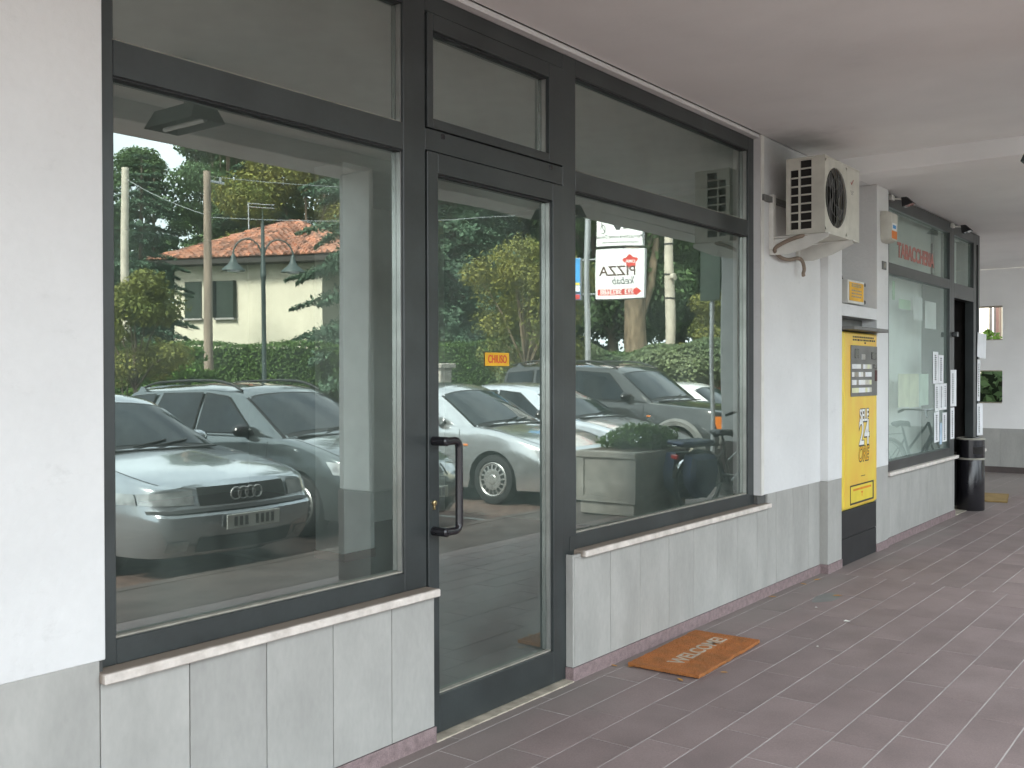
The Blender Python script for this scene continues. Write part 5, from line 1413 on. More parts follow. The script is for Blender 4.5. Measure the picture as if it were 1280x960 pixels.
def broad_tree(h, r, crown0, n, leaf, seed, clumps=26, squash=1.0, trunk_r=0.16, lean=0.0):
    rg = np.random.default_rng(seed)
    cz = (crown0 + h) / 2; hz = (h - crown0) / 2
    cen = []
    m = MB()
    tp = [(0, 0, -0.2), (0.03 * r, 0.02 * r, crown0 * 0.6), (lean * 0.6, 0.0, crown0), (lean, 0.05 * r, crown0 + hz * 0.9)]
    m.tube(tp, [trunk_r * 1.25, trunk_r * 0.95, trunk_r * 0.8, trunk_r * 0.3], 8)
    for k in range(clumps):
        a, u = rg.uniform(0, 2 * PI), rg.uniform(-1, 1)
        f = rg.uniform(0.45, 0.95)
        wr_ = math.sqrt(max(0.05, 1 - (abs(u) ** 2.2)))
        c = np.array([lean + r * f * wr_ * math.cos(a), r * f * wr_ * math.sin(a), cz + hz * u * 0.86 * squash])
        cen.append((c, r * rg.uniform(0.22, 0.42)))
        if k % 2 == 0:
            s0 = Vector((lean * .7, 0, crown0 * 0.95 + (c[2] - crown0) * 0.15)); e0 = Vector(c)
            m.tube([s0, s0.lerp(e0, .5) + Vector((0, 0, 0.12 * r)), e0], [trunk_r * .42, trunk_r * .26, trunk_r * .08], 6)
    P, Nn = [], []
    per = n // clumps
    for c, q in cen:
        d = rg.normal(size=(per, 3)); d /= np.linalg.norm(d, axis=1, keepdims=True)
        rad = q * rg.uniform(0.35, 1.0, size=(per, 1)) ** 0.6
        P.append(c + d * rad * np.array([1, 1, 0.75])); Nn.append(d + rg.normal(size=(per, 3)) * 0.7 + np.array([0, 0, 0.5]))
    P, Nn = np.concatenate(P), np.concatenate(Nn)
    sz = leaf * rg.uniform(0.6, 1.35, len(P))
    return m, P, Nn, sz

def conifer(h, r, crown0, n, leaf, seed, trunk_r=0.22, levels=20, droop=0.25, top=0.12):
    """tiers of drooping boughs with sprays of needles"""
    rg = np.random.default_rng(seed)
    m = MB(); m.tube([(0, 0, -0.2), (0, 0, h * 0.5), (0, 0, h * 0.98)], [trunk_r, trunk_r * 0.6, 0.03], 8)
    P, Nn = [], []
    boughs = []
    for k in range(levels):
        t = (k + rg.uniform(0, 0.7)) / levels; z = crown0 + (h - crown0) * t
        R = r * (1 - t * (1 - top)) * rg.uniform(0.7, 1.08)
        nb = max(4, int(8 * (1 - t * 0.4)))
        for j in range(nb):
            boughs.append((z, R * rg.uniform(0.7, 1.1), 2 * PI * (j + rg.uniform(0, 1)) / nb))
    tot = sum(b[1] for b in boughs)
    for z, R, a in boughs:
        k = max(12, int(n * R / tot))
        s = rg.uniform(0.12, 1, k) ** 0.8
        side = rg.normal(size=k) * 0.17 * R * (1.05 - s)
        dz = -droop * R * s ** 1.8 + rg.normal(size=k) * 0.07 * R * (1.1 - s) + 0.10 * R * s
        ca, sa = math.cos(a), math.sin(a)
        P.append(np.stack([ca * R * s - sa * side, sa * R * s + ca * side, z + dz], 1))
        Nn.append(np.stack([ca * 0.3 + rg.normal(size=k) * 0.5, sa * 0.3 + rg.normal(size=k) * 0.5, 0.9 + rg.normal(size=k) * 0.3], 1))
        if rg.uniform() < 0.4: m.tube([(0, 0, z), (ca * R * .5, sa * R * .5, z - droop * R * .2), (ca * R * .92, sa * R * .92, z - droop * R * .75)], [0.05, 0.03, 0.01], 5)
    P, Nn = np.concatenate(P), np.concatenate(Nn)
    return m, P, Nn, leaf * rg.uniform(0.6, 1.4, len(P))

protos = {}
def plant(name, label, cat, loc, key, maker, leafmat, bark='bark', rz=0.0, sc=1.0, group=None, droop=0.0, aspect=0.55):
    if key not in protos:
        m, P, Nn, sz = maker()
        protos[key] = (m.mesh(name + '_trunk', 60), leaf_mesh(name + '_crown', P, Nn, sz, leafmat, aspect, droop))
    t = thing(name, label, cat, loc, rz, group); t.scale = (sc, sc, sc)
    o = obj('trunk', protos[key][0], bark, t)
    o2 = link(bpy.data.objects.new('crown', protos[key][1]), t)
    return t

CED = lambda: conifer(13.5, 4.3, 1.0, 42000, 0.085, 21, levels=26)
BIGC = lambda: conifer(15.0, 5.0, 0.6, 52000, 0.09, 22, levels=30, droop=0.34)
DEO = lambda: conifer(14.0, 4.4, 0.8, 45000, 0.07, 23, levels=17, droop=0.30)
POP = lambda: broad_tree(18, 2.6, 2.5, 40000, 0.10, 31, clumps=70)
GRN = lambda: broad_tree(13, 4.2, 2.6, 46000, 0.095, 32, clumps=55, trunk_r=0.24)
YGR = lambda: broad_tree(14, 4.0, 3.0, 46000, 0.095, 33, clumps=55, trunk_r=0.24)
plant('cedar_tree', 'dark cedar mirrored at the left edge of the left window', 'tree', (18.39, -25.82, 0), 'ced', CED, 'leaf_cedar', droop=0.4, sc=0.64)
plant('cedar_tree', 'dark cedar mirrored just left of the tiled house roof', 'tree', (22.6, -35.0, 0), 'ced', CED, 'leaf_cedar', rz=2.1, droop=0.4, sc=0.74)
plant('poplar_tree', 'tall slender poplar mirrored against the sky left of the wooden pole', 'tree', (27.6, -40.2, 0), 'pop', POP, 'leaf_green', sc=0.72)
plant('poplar_tree', 'tall slender poplar mirrored behind the house roof ridge', 'tree', (31.8, -39.0, 0), 'pop', POP, 'leaf_green', rz=1.0, sc=1.05)
plant('cedar_tree', 'dark conifer mirrored behind the house roof, beside the poplar', 'tree', (31.2, -36.2, 0), 'bigc', BIGC, 'leaf_cedar', rz=0.4, droop=0.4)
plant('broadleaf_tree', 'yellow-green tree mirrored over the right end of the house roof', 'tree', (31.65, -33.16, 0), 'ygr', YGR, 'leaf_yellow', rz=0.3, sc=1.0)
plant('deodar_tree', 'drooping deodar mirrored in front of the right end of the cream house', 'tree', (20.85, -18.2, 0), 'deo', DEO, 'leaf_cedar', droop=0.6, sc=0.92)
plant('cedar_tree', 'big conifer mirrored through the left half of the shop door', 'tree', (23.9, -17.6, 0), 'bigc', BIGC, 'leaf_green', rz=1.7, droop=0.4, sc=0.95)
plant('cedar_tree', 'big conifer mirrored through the right half of the shop door', 'tree', (29.01, -18.45, 0), 'bigc', BIGC, 'leaf_cedar', rz=3.3, droop=0.4, sc=1.0)
YT_ = lambda: broad_tree(4.6, 1.5, 1.5, 16000, 0.045, 41, clumps=44, trunk_r=0.075)
plant('street_tree', 'small yellow-green tree mirrored in the shop door behind the CHIUSO sign', 'tree', (17.75, -10.2, -0.1), 'yt', YT_, 'leaf_yellow', bark='bark_pale')
plant('broadleaf_tree', 'green tree mirrored behind the pizza sign', 'tree', (28.6, -14.6, 0), 'grn', GRN, 'leaf_green', sc=0.95)
plant('broadleaf_tree', 'green tree mirrored behind the pale concrete pole', 'tree', (34.1, -15.06, 0), 'grn', GRN, 'leaf_green', rz=2.0, sc=1.0)
plant('broadleaf_tree', 'green tree mirrored at the right edge of the right window', 'tree', (34.54, -12.83, 0), 'grn', GRN, 'leaf_green', rz=4.0, sc=0.95)
plant('yellow_shrub', 'yellowish rounded shrub mirrored to the right of the pale concrete pole', 'shrub', (23.9, -8.7, -0.1), 'ysh', lambda: broad_tree(3.8, 1.05, 0.6, 13000, 0.045, 43, clumps=34, trunk_r=0.05), 'leaf_yellow')
plant('street_tree', 'small yellowing tree with thin trunk mirrored at the left over the saloon', 'tree', (9.75, -12.55, -0.1), 'st', lambda: broad_tree(3.35, 0.88, 1.35, 11000, 0.036, 44, clumps=34, trunk_r=0.045), 'leaf_yellow', bark='bark')
bare = thing('bare_trunk', 'broad bare pale tree trunk mirrored right under the pizza sign', 'tree', (26.13, -12.33, 0))
obj('trunk', MB().tube([(0, 0, -.2), (0.05, 0, 2.0), (-0.1, 0, 4.0), (-0.5, 0.2, 5.5)], [0.42, 0.34, 0.3, 0.2], 10).tube([(0, 0, 3.0), (0.5, 0.2, 4.2), (0.7, 0.3, 5.6)], [0.22, 0.16, 0.1], 8), 'bark_pale', bare, smooth=60)
# shrubs at the road side
for i, (x, y, s_, lab) in enumerate(((11.86, -16.23, 1.0, 'rounded green bush mirrored at the left edge, lowest in front of the cedar'), (12.56, -16.3, 0.92, 'rounded green bush mirrored beside the thin street tree trunk'),
                                     (13.3, -16.4, 1.0, 'rounded green bush mirrored left of the wooden pole'))):
    plant('bush', lab, 'bush', (x, y, -0.1), 'bush', lambda: broad_tree(2.25, 0.95, 0.15, 13000, 0.045, 51, clumps=36, trunk_r=0.05), 'leaf_bright', rz=i * 1.3, sc=s_)
def hedge(name, label, p0, p1, w, h, n, mat, leaf, seed, ragged=0.04, cat='hedge', z0=0.0):
    p0, p1 = Vector(p0), Vector(p1); L_ = (p1 - p0).length; a = math.atan2(p1.y - p0.y, p1.x - p0.x)
    t = thing(name, label, cat, (p0.x, p0.y, z0), a)
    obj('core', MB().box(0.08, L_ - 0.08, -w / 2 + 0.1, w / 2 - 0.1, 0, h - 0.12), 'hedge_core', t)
    rg = np.random.default_rng(seed)
    aF, aT = L_ * h, L_ * w
    k1 = int(n * aF / (2 * aF + aT)); k2 = n - 2 * k1
    u = lambda k, a_, b_: rg.uniform(a_, b_, k)
    P = np.concatenate([np.stack([u(k1, 0, L_), np.full(k1, w / 2), u(k1, 0.02, h)], 1), np.stack([u(k1, 0, L_), np.full(k1, -w / 2), u(k1, 0.02, h)], 1), np.stack([u(k2, 0, L_), u(k2, -w / 2, w / 2), np.full(k2, h)], 1)])
    Nn = np.concatenate([np.tile([0, 1, 0.4], (k1, 1)), np.tile([0, -1, 0.4], (k1, 1)), np.tile([0, 0, 1], (k2, 1))]).astype(float)
    P += rg.normal(size=P.shape) * ragged
    P[:, 2] += ragged * 1.5 * np.sin(P[:, 0] * 2.3) * (P[:, 2] > h * 0.5)
    me = leaf_mesh('foliage', P, Nn + rg.normal(size=P.shape) * 0.6, leaf * rg.uniform(0.6, 1.4, len(P)), mat)
    link(bpy.data.objects.new('foliage', me), t)
    return t
q0 = G0 + N_ * 0.5
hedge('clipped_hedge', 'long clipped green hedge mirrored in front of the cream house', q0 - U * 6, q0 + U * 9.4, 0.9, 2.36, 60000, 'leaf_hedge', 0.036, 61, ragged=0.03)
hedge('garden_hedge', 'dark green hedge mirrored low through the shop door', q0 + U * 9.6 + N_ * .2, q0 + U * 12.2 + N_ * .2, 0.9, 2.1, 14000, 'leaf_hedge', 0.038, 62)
gp = thing('gate_pillar', 'pale capped gate pillar mirrored at the left edge of the shop door', 'pillar', (19.5, -14.3, -0.1))
obj('shaft', MB().box(-0.22, 0.22, -0.22, 0.22, 0, 1.75, 0.01), 'concrete', gp); obj('cap', MB().box(-0.3, 0.3, -0.3, 0.3, 1.75, 1.88, 0.02), 'concrete', gp)
# ivy wall
iv0, iv1 = Vector((19.9, -12.2, 0)), Vector((27.5, -2.3, 0))
ivd = (iv1 - iv0).normalized()
bw = thing('brick_wall', 'low red brick garden wall mirrored under the variegated ivy', 'wall', (iv0.x, iv0.y, -0.1), math.atan2(ivd.y, ivd.x))
Lw = (iv1 - iv0).length
obj('mortar_core', MB().box(0, Lw, -0.10, 0.10, 0, 1.62), 'mortar', bw)
bd = MB(); cnt = 0
brick_me = MB().box(-0.118, 0.118, -0.0125, 0.0125, -0.027, 0.027, 0.002).mesh('brick'); brick_me.materials.append(MAT['brick_wall'])
side = 1 if Vector((-ivd.y, ivd.x)).dot(Vector((-1, 1))) > 0 else -1
cand = []
for r in range(24):
    for c_ in range(int(Lw / 0.25)):
        cand.append((0.125 + c_ * 0.25 + (0.125 if r % 2 else 0), 0.04 + r * 0.067))
cand.sort(key=lambda q: (abs(q[0] - 4.6) > 2.2 or q[1] < 1.0, q[1] < 1.0, abs(q[0] - 4.6)))
for i, (x, z) in enumerate(cand):
    if i < 295:
        o = link(bpy.data.objects.new('brick', brick_me), bw); o.location = (x, side * 0.108, z); o.rotation_euler = (random.gauss(0, .01), 0, random.gauss(0, .01))
    else: bd.box(x - 0.118, x + 0.118, min(side * .0955, side * .1205), max(side * .0955, side * .1205), z - 0.027, z + 0.027)
obj('brickwork', bd, 'brick_wall', bw)['kind'] = 'stuff'
iv = thing('ivy_hedge', 'pale variegated ivy mirrored growing over the low brick wall', 'ivy', (iv0.x, iv0.y, -0.1), math.atan2(ivd.y, ivd.x))
rgi = np.random.default_rng(71); n_ = 34000
x_ = rgi.uniform(-0.4, Lw, n_); top_ = 2.30 + 0.16 * np.sin(x_ * 1.7) + 0.1 * np.sin(x_ * 4.1)
low_ = 1.35 + 0.22 * np.sin(x_ * 2.3 + 1) + 0.12 * np.sin(x_ * 5.7) - 0.9 * (x_ < 2.8) 
z_ = low_ + (top_ - low_) * rgi.uniform(0, 1, n_) ** 0.8
bul = 0.34 * np.sin(np.clip((z_ - low_) / (top_ - low_), 0, 1) * PI) + 0.10
s_ = np.where(rgi.uniform(size=n_) < 0.75, side, -side)
P = np.stack([x_, s_ * bul + rgi.normal(size=n_) * 0.06, z_], 1)
me = leaf_mesh('foliage', P, np.stack([rgi.normal(size=n_) * .5, s_ * 1.0 + rgi.normal(size=n_) * .4, 0.6 + rgi.normal(size=n_) * .4], 1), 0.048 * rgi.uniform(.6, 1.4, n_), 'leaf_variegated', 0.7)
link(bpy.data.objects.new('foliage', me), iv)
# far belt of trees closing the view
bgs = ((27.5, -44.5, 'ygr', 'leaf_green', 0.66), (36.5, -46.0, 'pop', None, 1.0), (38.0, -41.0, 'bigc', None, 1.15), (41.0, -36.5, 'grn', None, 1.25), (43.5, -33.0, 'ygr', None, 1.2), (44.5, -28.0, 'bigc', None, 1.15), (47.5, -24.5, 'grn', None, 1.25), (50.0, -20.0, 'grn', None, 1.2), (52.5, -15.5, 'ygr', None, 1.15), (36.0, -26.5, 'ced', None, 1.05), (25.5, -36.0, 'ced', None, 0.80))
far_labels = ('yellow-green tree far behind the cedar at the left window edge', 'slender poplar far behind the house, left of its roof ridge', 'dark conifer far behind the house, just right of the aerial',
              'round green tree far behind the drooping deodar', 'yellow-green tree far back, showing left in the shop door', 'dark conifer far back, showing right in the shop door',
              'round green tree far back, left of the sign post', 'round green tree far back, between pizza sign and pale pole', 'yellow-green tree farthest back at the right window edge',
              'small dark conifer close behind the right wall of the house', 'small dark conifer far back beside the left poplar')
names = {'ygr': ('broadleaf_tree', 'yellow-green'), 'pop': ('poplar_tree', 'slender green'), 'bigc': ('cedar_tree', 'dark conifer'), 'grn': ('broadleaf_tree', 'round green'), 'ced': ('cedar_tree', 'small dark conifer')}
for i, (x, y, k, lm, sc) in enumerate(bgs):
    nm, adj = names[k]
    t = plant(nm, far_labels[i], 'tree', (x, y, 0), k, None, None, rz=i * 1.9, sc=sc, group='far belt of trees mirrored in the windows')

for i, (x, y, k, sc, lab) in enumerate(((14.0, -35.0, 'ygr', 0.62, 'first tree past the left cedar, away from the house'), (8.0, -38.0, 'grn', 0.75, 'second tree past the left cedar, round and green'),
                                        (1.0, -36.0, 'bigc', 0.7, 'third tree past the left cedar, a dark conifer'), (-6.0, -37.0, 'grn', 0.8, 'fourth tree past the left cedar, farthest from the house'))):
    plant(names[k][0], lab, 'tree', (x, y, 0), k, None, None, rz=i * 2.3 + 1, sc=sc, group='trees across the road beyond the cedar')

# ---- poles, lamps, wires, signs
def simple_pole(name, label, loc, h, r0_, r1_, mat):
    t = thing(name, label, 'pole', loc); m = MB(); m.tube([(0, 0, -.1), (0, 0, h / 2), (0, 0, h)], [r0_, (r0_ + r1_) / 2, r1_], 14); obj('shaft', m, mat, t, smooth=50)
    return t
p1 = simple_pole('utility_pole', 'brown wooden utility pole mirrored between the small tree and the street lamp', (14.72, -17.43, 0), 6.38, 0.115, 0.085, 'pole_wood')
m = MB(); m.box(-0.04, 0.5, -0.03, 0.03, 6.12, 6.18); m.tube([(0.4, 0, 6.18), (0.4, 0, 6.28)], 0.03, 8); obj('bracket', m, 'galvanised', p1)
p2 = simple_pole('utility_pole', 'pale concrete pole mirrored at the left above the small yellowing tree', (15.82, -22.59, 0), 7.3, 0.13, 0.10, 'pole_concrete')
p3 = simple_pole('utility_pole', 'thick pale concrete pole with dark bands mirrored right of the pizza sign', (23.18, -9.6, -0.1), 6.5, 0.135, 0.115, 'pole_concrete')
for z in (3.55, 4.15, 4.95): m = MB(); m.lathe([(0.136, z), (0.139, z + .005), (0.139, z + .03), (0.136, z + .035)], n=16, closed=True); obj('band', m, 'black_matt', p3)
m = MB(); m.lathe([(0.001, -0.05), (0.08, -0.05), (0.09, 0.05), (0.001, 0.06)], (-0.1, 0.16, 4.1), 'y', 14); obj('insulator', m, 'pole_concrete', p3)
sl = thing('street_lamp', 'old-style green street lamp with two hanging lanterns mirrored in front of the house', 'street lamp', (13.59, -13.95, -0.1), math.radians(39))
m = MB(); m.lathe([(0.12, 0), (0.12, 0.5), (0.07, 0.55), (0.055, 1.2), (0.06, 1.22), (0.05, 1.25), (0.045, 3.6), (0.06, 3.62), (0.06, 3.7), (0.04, 3.75), (0.035, 4.7), (0.012, 4.85), (0.004, 5.1)], n=14); obj('post', m, 'lamp_green', sl, smooth=40)
m = MB(); m.lathe([(0.0475, 1.58), (0.049, 1.59), (0.049, 1.70), (0.0475, 1.71)], n=14, closed=True); obj('sticker', m, 'white_paint', sl)
for sg in (1, -1):
    m = MB(); pts = [(sg * 0.04, 0, 3.7)] + [(sg * (0.32 - 0.30 * math.cos(a)), 0, 4.05 + 0.38 * math.sin(a)) for a in np.linspace(0.2, PI - 0.15, 12)]
    m.tube(pts, 0.017, 8); obj('arm', m, 'lamp_green', sl, smooth=60)
    m = MB(); m.lathe([(0.02, 4.12), (0.05, 4.05), (0.06, 3.98), (0.10, 3.90), (0.24, 3.78), (0.25, 3.75), (0.22, 3.76)], (sg * 0.61, 0, 0), 'z', 20); ln = obj('lantern', m, 'lamp_green', sl, smooth=40)
    m = MB(); m.lathe([(0.15, 3.765), (0.12, 3.72), (0.04, 3.70)], (sg * 0.61, 0, 0), 'z', 16); obj('glass', m, 'lens_clear', ln, smooth=40)
an = thing('roof_aerial', 'thin metal aerial mast mirrored above the house roof', 'aerial', (26.83, -31.25, 6.3))
m = MB(); m.tube([(0, 0, 0), (0, 0, 2.4)], 0.028, 6)
for z in (2.36, 2.22): m.tube([(0, 0, z), (0.9, 0.55, z)], 0.02, 6)
obj('mast', m, 'galvanised', an)
def wire(p, q, sag, label):
    p, q = Vector(p), Vector(q); m = MB()
    m.tube([p.lerp(q, t) - Vector((0, 0, sag * 4 * t * (1 - t))) for t in np.linspace(0, 1, 14)], 0.008, 5)
    o = obj('overhead_wire', m, 'galvanised'); tag(o, label, 'wire', 'overhead wires across the road')
wire((14.72, -17.43, 6.25), (33.0, -9.2, 8.2), 0.5, 'overhead wire strung highest from the wooden pole')
wire((15.82, -22.59, 7.0), (14.72, -17.43, 5.3), 0.1, 'short overhead wire between the concrete and the wooden pole')
wire((14.72, -17.43, 5.25), (23.18, -9.6, 6.0), 0.25, 'lower overhead wire from the wooden pole to the thick concrete pole')

spn = thing('sign_post', 'grey steel post mirrored left of the pizza sign, carrying the signboards', 'post', (17.34, -8.35, -0.1))
m = MB(); m.tube([(0, 0, -.1), (0, 0, 3), (0, 0, 5.6)], [0.07, 0.065, 0.06], 14); obj('shaft', m, 'galvanised', spn, smooth=50)
sdx = Vector((-0.326, -0.946, 0))                                   # reading direction on the boards
sang = math.atan2(sdx.y, sdx.x)
def board(name, label, off, w, z0, z1, mat='white_paint', d=0.16):
    c_ = Vector((17.34, -8.35, 0)) + sdx * off
    t = thing(name, label, 'sign', (c_.x, c_.y, z0 - 0.1), sang)
    obj('case', MB().box(-w / 2, w / 2, -d / 2, d / 2, 0, z1 - z0, 0.012), 'galvanised', t)
    obj('face', MB().box(-w / 2 + 0.012, w / 2 - 0.012, -d / 2 - 0.004, -d / 2 + 0.001, 0.012, z1 - z0 - 0.012, 0.002), mat, t)
    return t, -d / 2 - 0.006
# boards lie on the far side (towards the right of the mirror image) of the post
pz, yf = board('pizza_sign', 'white box sign reading PIZZA kebab with red arrow, seen in reverse', -0.70, 0.99, 3.13, 4.14)
text('lettering', 'PIZZA', 0.265, 'brown_ink', (0.05, yf, 0.55), FACE, pz, sx=0.98, bold=0.003)
text('lettering', "'kebab", 0.20, 'text_black', (-0.08, yf, 0.36), FACE, pz, sx=0.85, shear=0.3)
m = MB(); m.prism([(-0.46 + 0.03, 0.145), (-0.30, 0.235), (-0.30, 0.205), (0.44, 0.205), (0.44, 0.085), (-0.30, 0.085), (-0.30, 0.055)], yf + 0.001, yf + 0.003); obj('arrow', m, 'red', pz)
text('lettering', '393 3823688', 0.135, 'white_paint', (0.06, yf - 0.001, 0.145), FACE, pz, sx=0.92, bold=0.002)
m = MB(); m.prism([(-0.20 + (0.125 + 0.02 * math.sin(5 * t + 0.5) + 0.015 * math.sin(3 * t)) * math.cos(t), 0.74 + (0.125 + 0.02 * math.sin(5 * t + 0.5)) * math.sin(t)) for t in np.linspace(0, 2 * PI, 41)[:-1]], yf + 0.001, yf + 0.003); obj('emblem', m, 'red', pz)
text('lettering', 'OMA', 0.085, 'white_paint', (-0.20, yf - 0.001, 0.74), FACE, pz, sx=0.95, bold=0.002)
m = MB(); m.prism([(0.02, 0.62), (0.17, 0.62), (0.16, 0.75), (0.09, 0.88), (0.04, 0.80)], yf + 0.0025, yf + 0.0045)
m.prism([(-0.45, 0.52), (-0.2, 0.46), (-0.02, 0.47), (-0.05, 0.56), (-0.3, 0.60)], yf + 0.0025, yf + 0.0045); obj('leaf_print', m, 'green_print', pz)
hz_, yf = board('hairdresser_sign', 'white box sign for a hairdresser above the pizza sign, seen in reverse', -0.68, 0.95, 4.18, 5.0)
text('lettering', 'Parrucchiere uomo Donna', 0.098, 'text_black', (0, yf, 0.20), FACE, hz_, sx=0.88)
obj('rule', MB().box(-0.40, 0.34, yf, yf + 0.002, 0.075, 0.088), 'text_black', hz_)
m = MB(); m.prism([(-0.02, 0.34), (0.05, 0.34), (0.22, 0.62), (0.15, 0.62), (0.04, 0.44), (-0.05, 0.52), (-0.12, 0.52)], yf, yf + 0.002); m.prism([(-0.26, 0.40), (-0.10, 0.385), (-0.10, 0.355), (-0.26, 0.37)], yf, yf + 0.002); obj('emblem', m, 'text_black', hz_)
m = MB(); m.tube([(0.33 + 0.05 * math.cos(t), yf, 0.36 + 0.09 * math.sin(t)) for t in np.linspace(0, 5.2, 14)], 0.006, 5); m.tube([(0.27, yf, 0.30), (0.34, yf, 0.38), (0.36, yf, 0.5)], 0.006, 5); obj('flourish', m, 'text_black', hz_)
bl, yf = board('blue_sign', 'narrow blue white and red box sign mirrored left of the steel post', 0.42, 0.62, 3.12, 4.0, 'blue_print')
for z0, z1, mt in ((0.02, 0.12, 'red'), (0.135, 0.17, 'text_black'), (0.18, 0.30, 'white_paint'), (0.31, 0.36, 'yellow_plain')): obj('stripe', MB().box(-0.29, 0.29, yf, yf + 0.003, z0, z1), mt, bl)
m = MB()
for off in (-0.12, 0.1):
    for z in (3.25, 3.95): m.tube([(0, 0, z), (sdx.x * off * 1.9, sdx.y * off * 1.9, z)], 0.018, 6)
obj('sign_arms', m, 'galvanised', spn)
ts = thing('road_sign', 'dark back of a tall road sign on a thin post mirrored behind the bicycle', 'sign', (12.66, -3.27, -0.01))
obj('post', MB().tube([(0, 0, 0), (0, 0, 3.3)], 0.03, 12), 'galvanised', ts, smooth=50)
m = MB(); m.box(-0.03, 0.035, -0.03 , 0.0, 0, 0.001); 
pn = obj('panel', MB().box(-0.06, -0.035, -0.14, 0.14, 2.52, 3.25, 0.003), 'shutter_green', ts)
m = MB()
for z in (2.65, 3.1): m.box(-0.034, 0.034, -0.05, 0.05, z - 0.02, z + 0.02)
obj('clamps', m, 'galvanised', ts)

# ---- planter and bicycles under the portico edge
pt = thing('concrete_planter', 'square exposed-concrete planter with recessed panels mirrored in the right window', 'planter', (9.74, -2.80, 0))
m = MB(); hx_, hy_ = 0.62, 0.36
m.box(-hx_ + .03, hx_ - .03, -hy_ + .03, hy_ - .03, 0, 0.14, 0.01); m.box(-hx_ + 0.02, hx_ - 0.02, -hy_ + 0.02, hy_ - 0.02, 0.14, 0.60)
for sx in (1, -1):
    m.box(min(sx * (hx_ - .021), sx * hx_), max(sx * (hx_ - .021), sx * hx_), -hy_, -hy_ + 0.09, 0.14, 0.60); m.box(min(sx * (hx_ - .021), sx * hx_), max(sx * (hx_ - .021), sx * hx_), hy_ - 0.09, hy_, 0.14, 0.60)
    m.box(min(sx * (hx_ - .021), sx * hx_), max(sx * (hx_ - .021), sx * hx_), -hy_ + 0.0905, hy_ - 0.0905, 0.14, 0.20)
for sy in (1, -1):
    for xa, xb in ((-hx_ + 0.022, -hx_ + 0.10), (hx_ - 0.10, hx_ - 0.022)): m.box(xa, xb, min(sy * (hy_ - .021), sy * (hy_ - .001)), max(sy * (hy_ - .021), sy * (hy_ - .001)), 0.1405, 0.5995)
    m.box(-hx_ + 0.1005, hx_ - 0.1005, min(sy * (hy_ - .021), sy * (hy_ - .001)), max(sy * (hy_ - .021), sy * (hy_ - .001)), 0.1405, 0.20)
m.box(-hx_ - 0.01, hx_ + 0.01, -hy_ - 0.01, hy_ + 0.01, 0.601, 0.68, 0.012)
obj('box', m, 'concrete', pt)
obj('soil', MB().box(-hx_ + .08, hx_ - .08, -hy_ + .08, hy_ - .08, 0.675, 0.684), 'bark', pt)
plant('box_shrub', 'low dense green shrub growing in the concrete planter', 'shrub', (9.87, -2.80, 0.66), 'psh', lambda: broad_tree(0.36, 0.46, 0.02, 4200, 0.026, 52, clumps=44, trunk_r=0.02, squash=0.9), 'leaf_bright', sc=1.0).scale = (1.2, 0.8, 0.72)

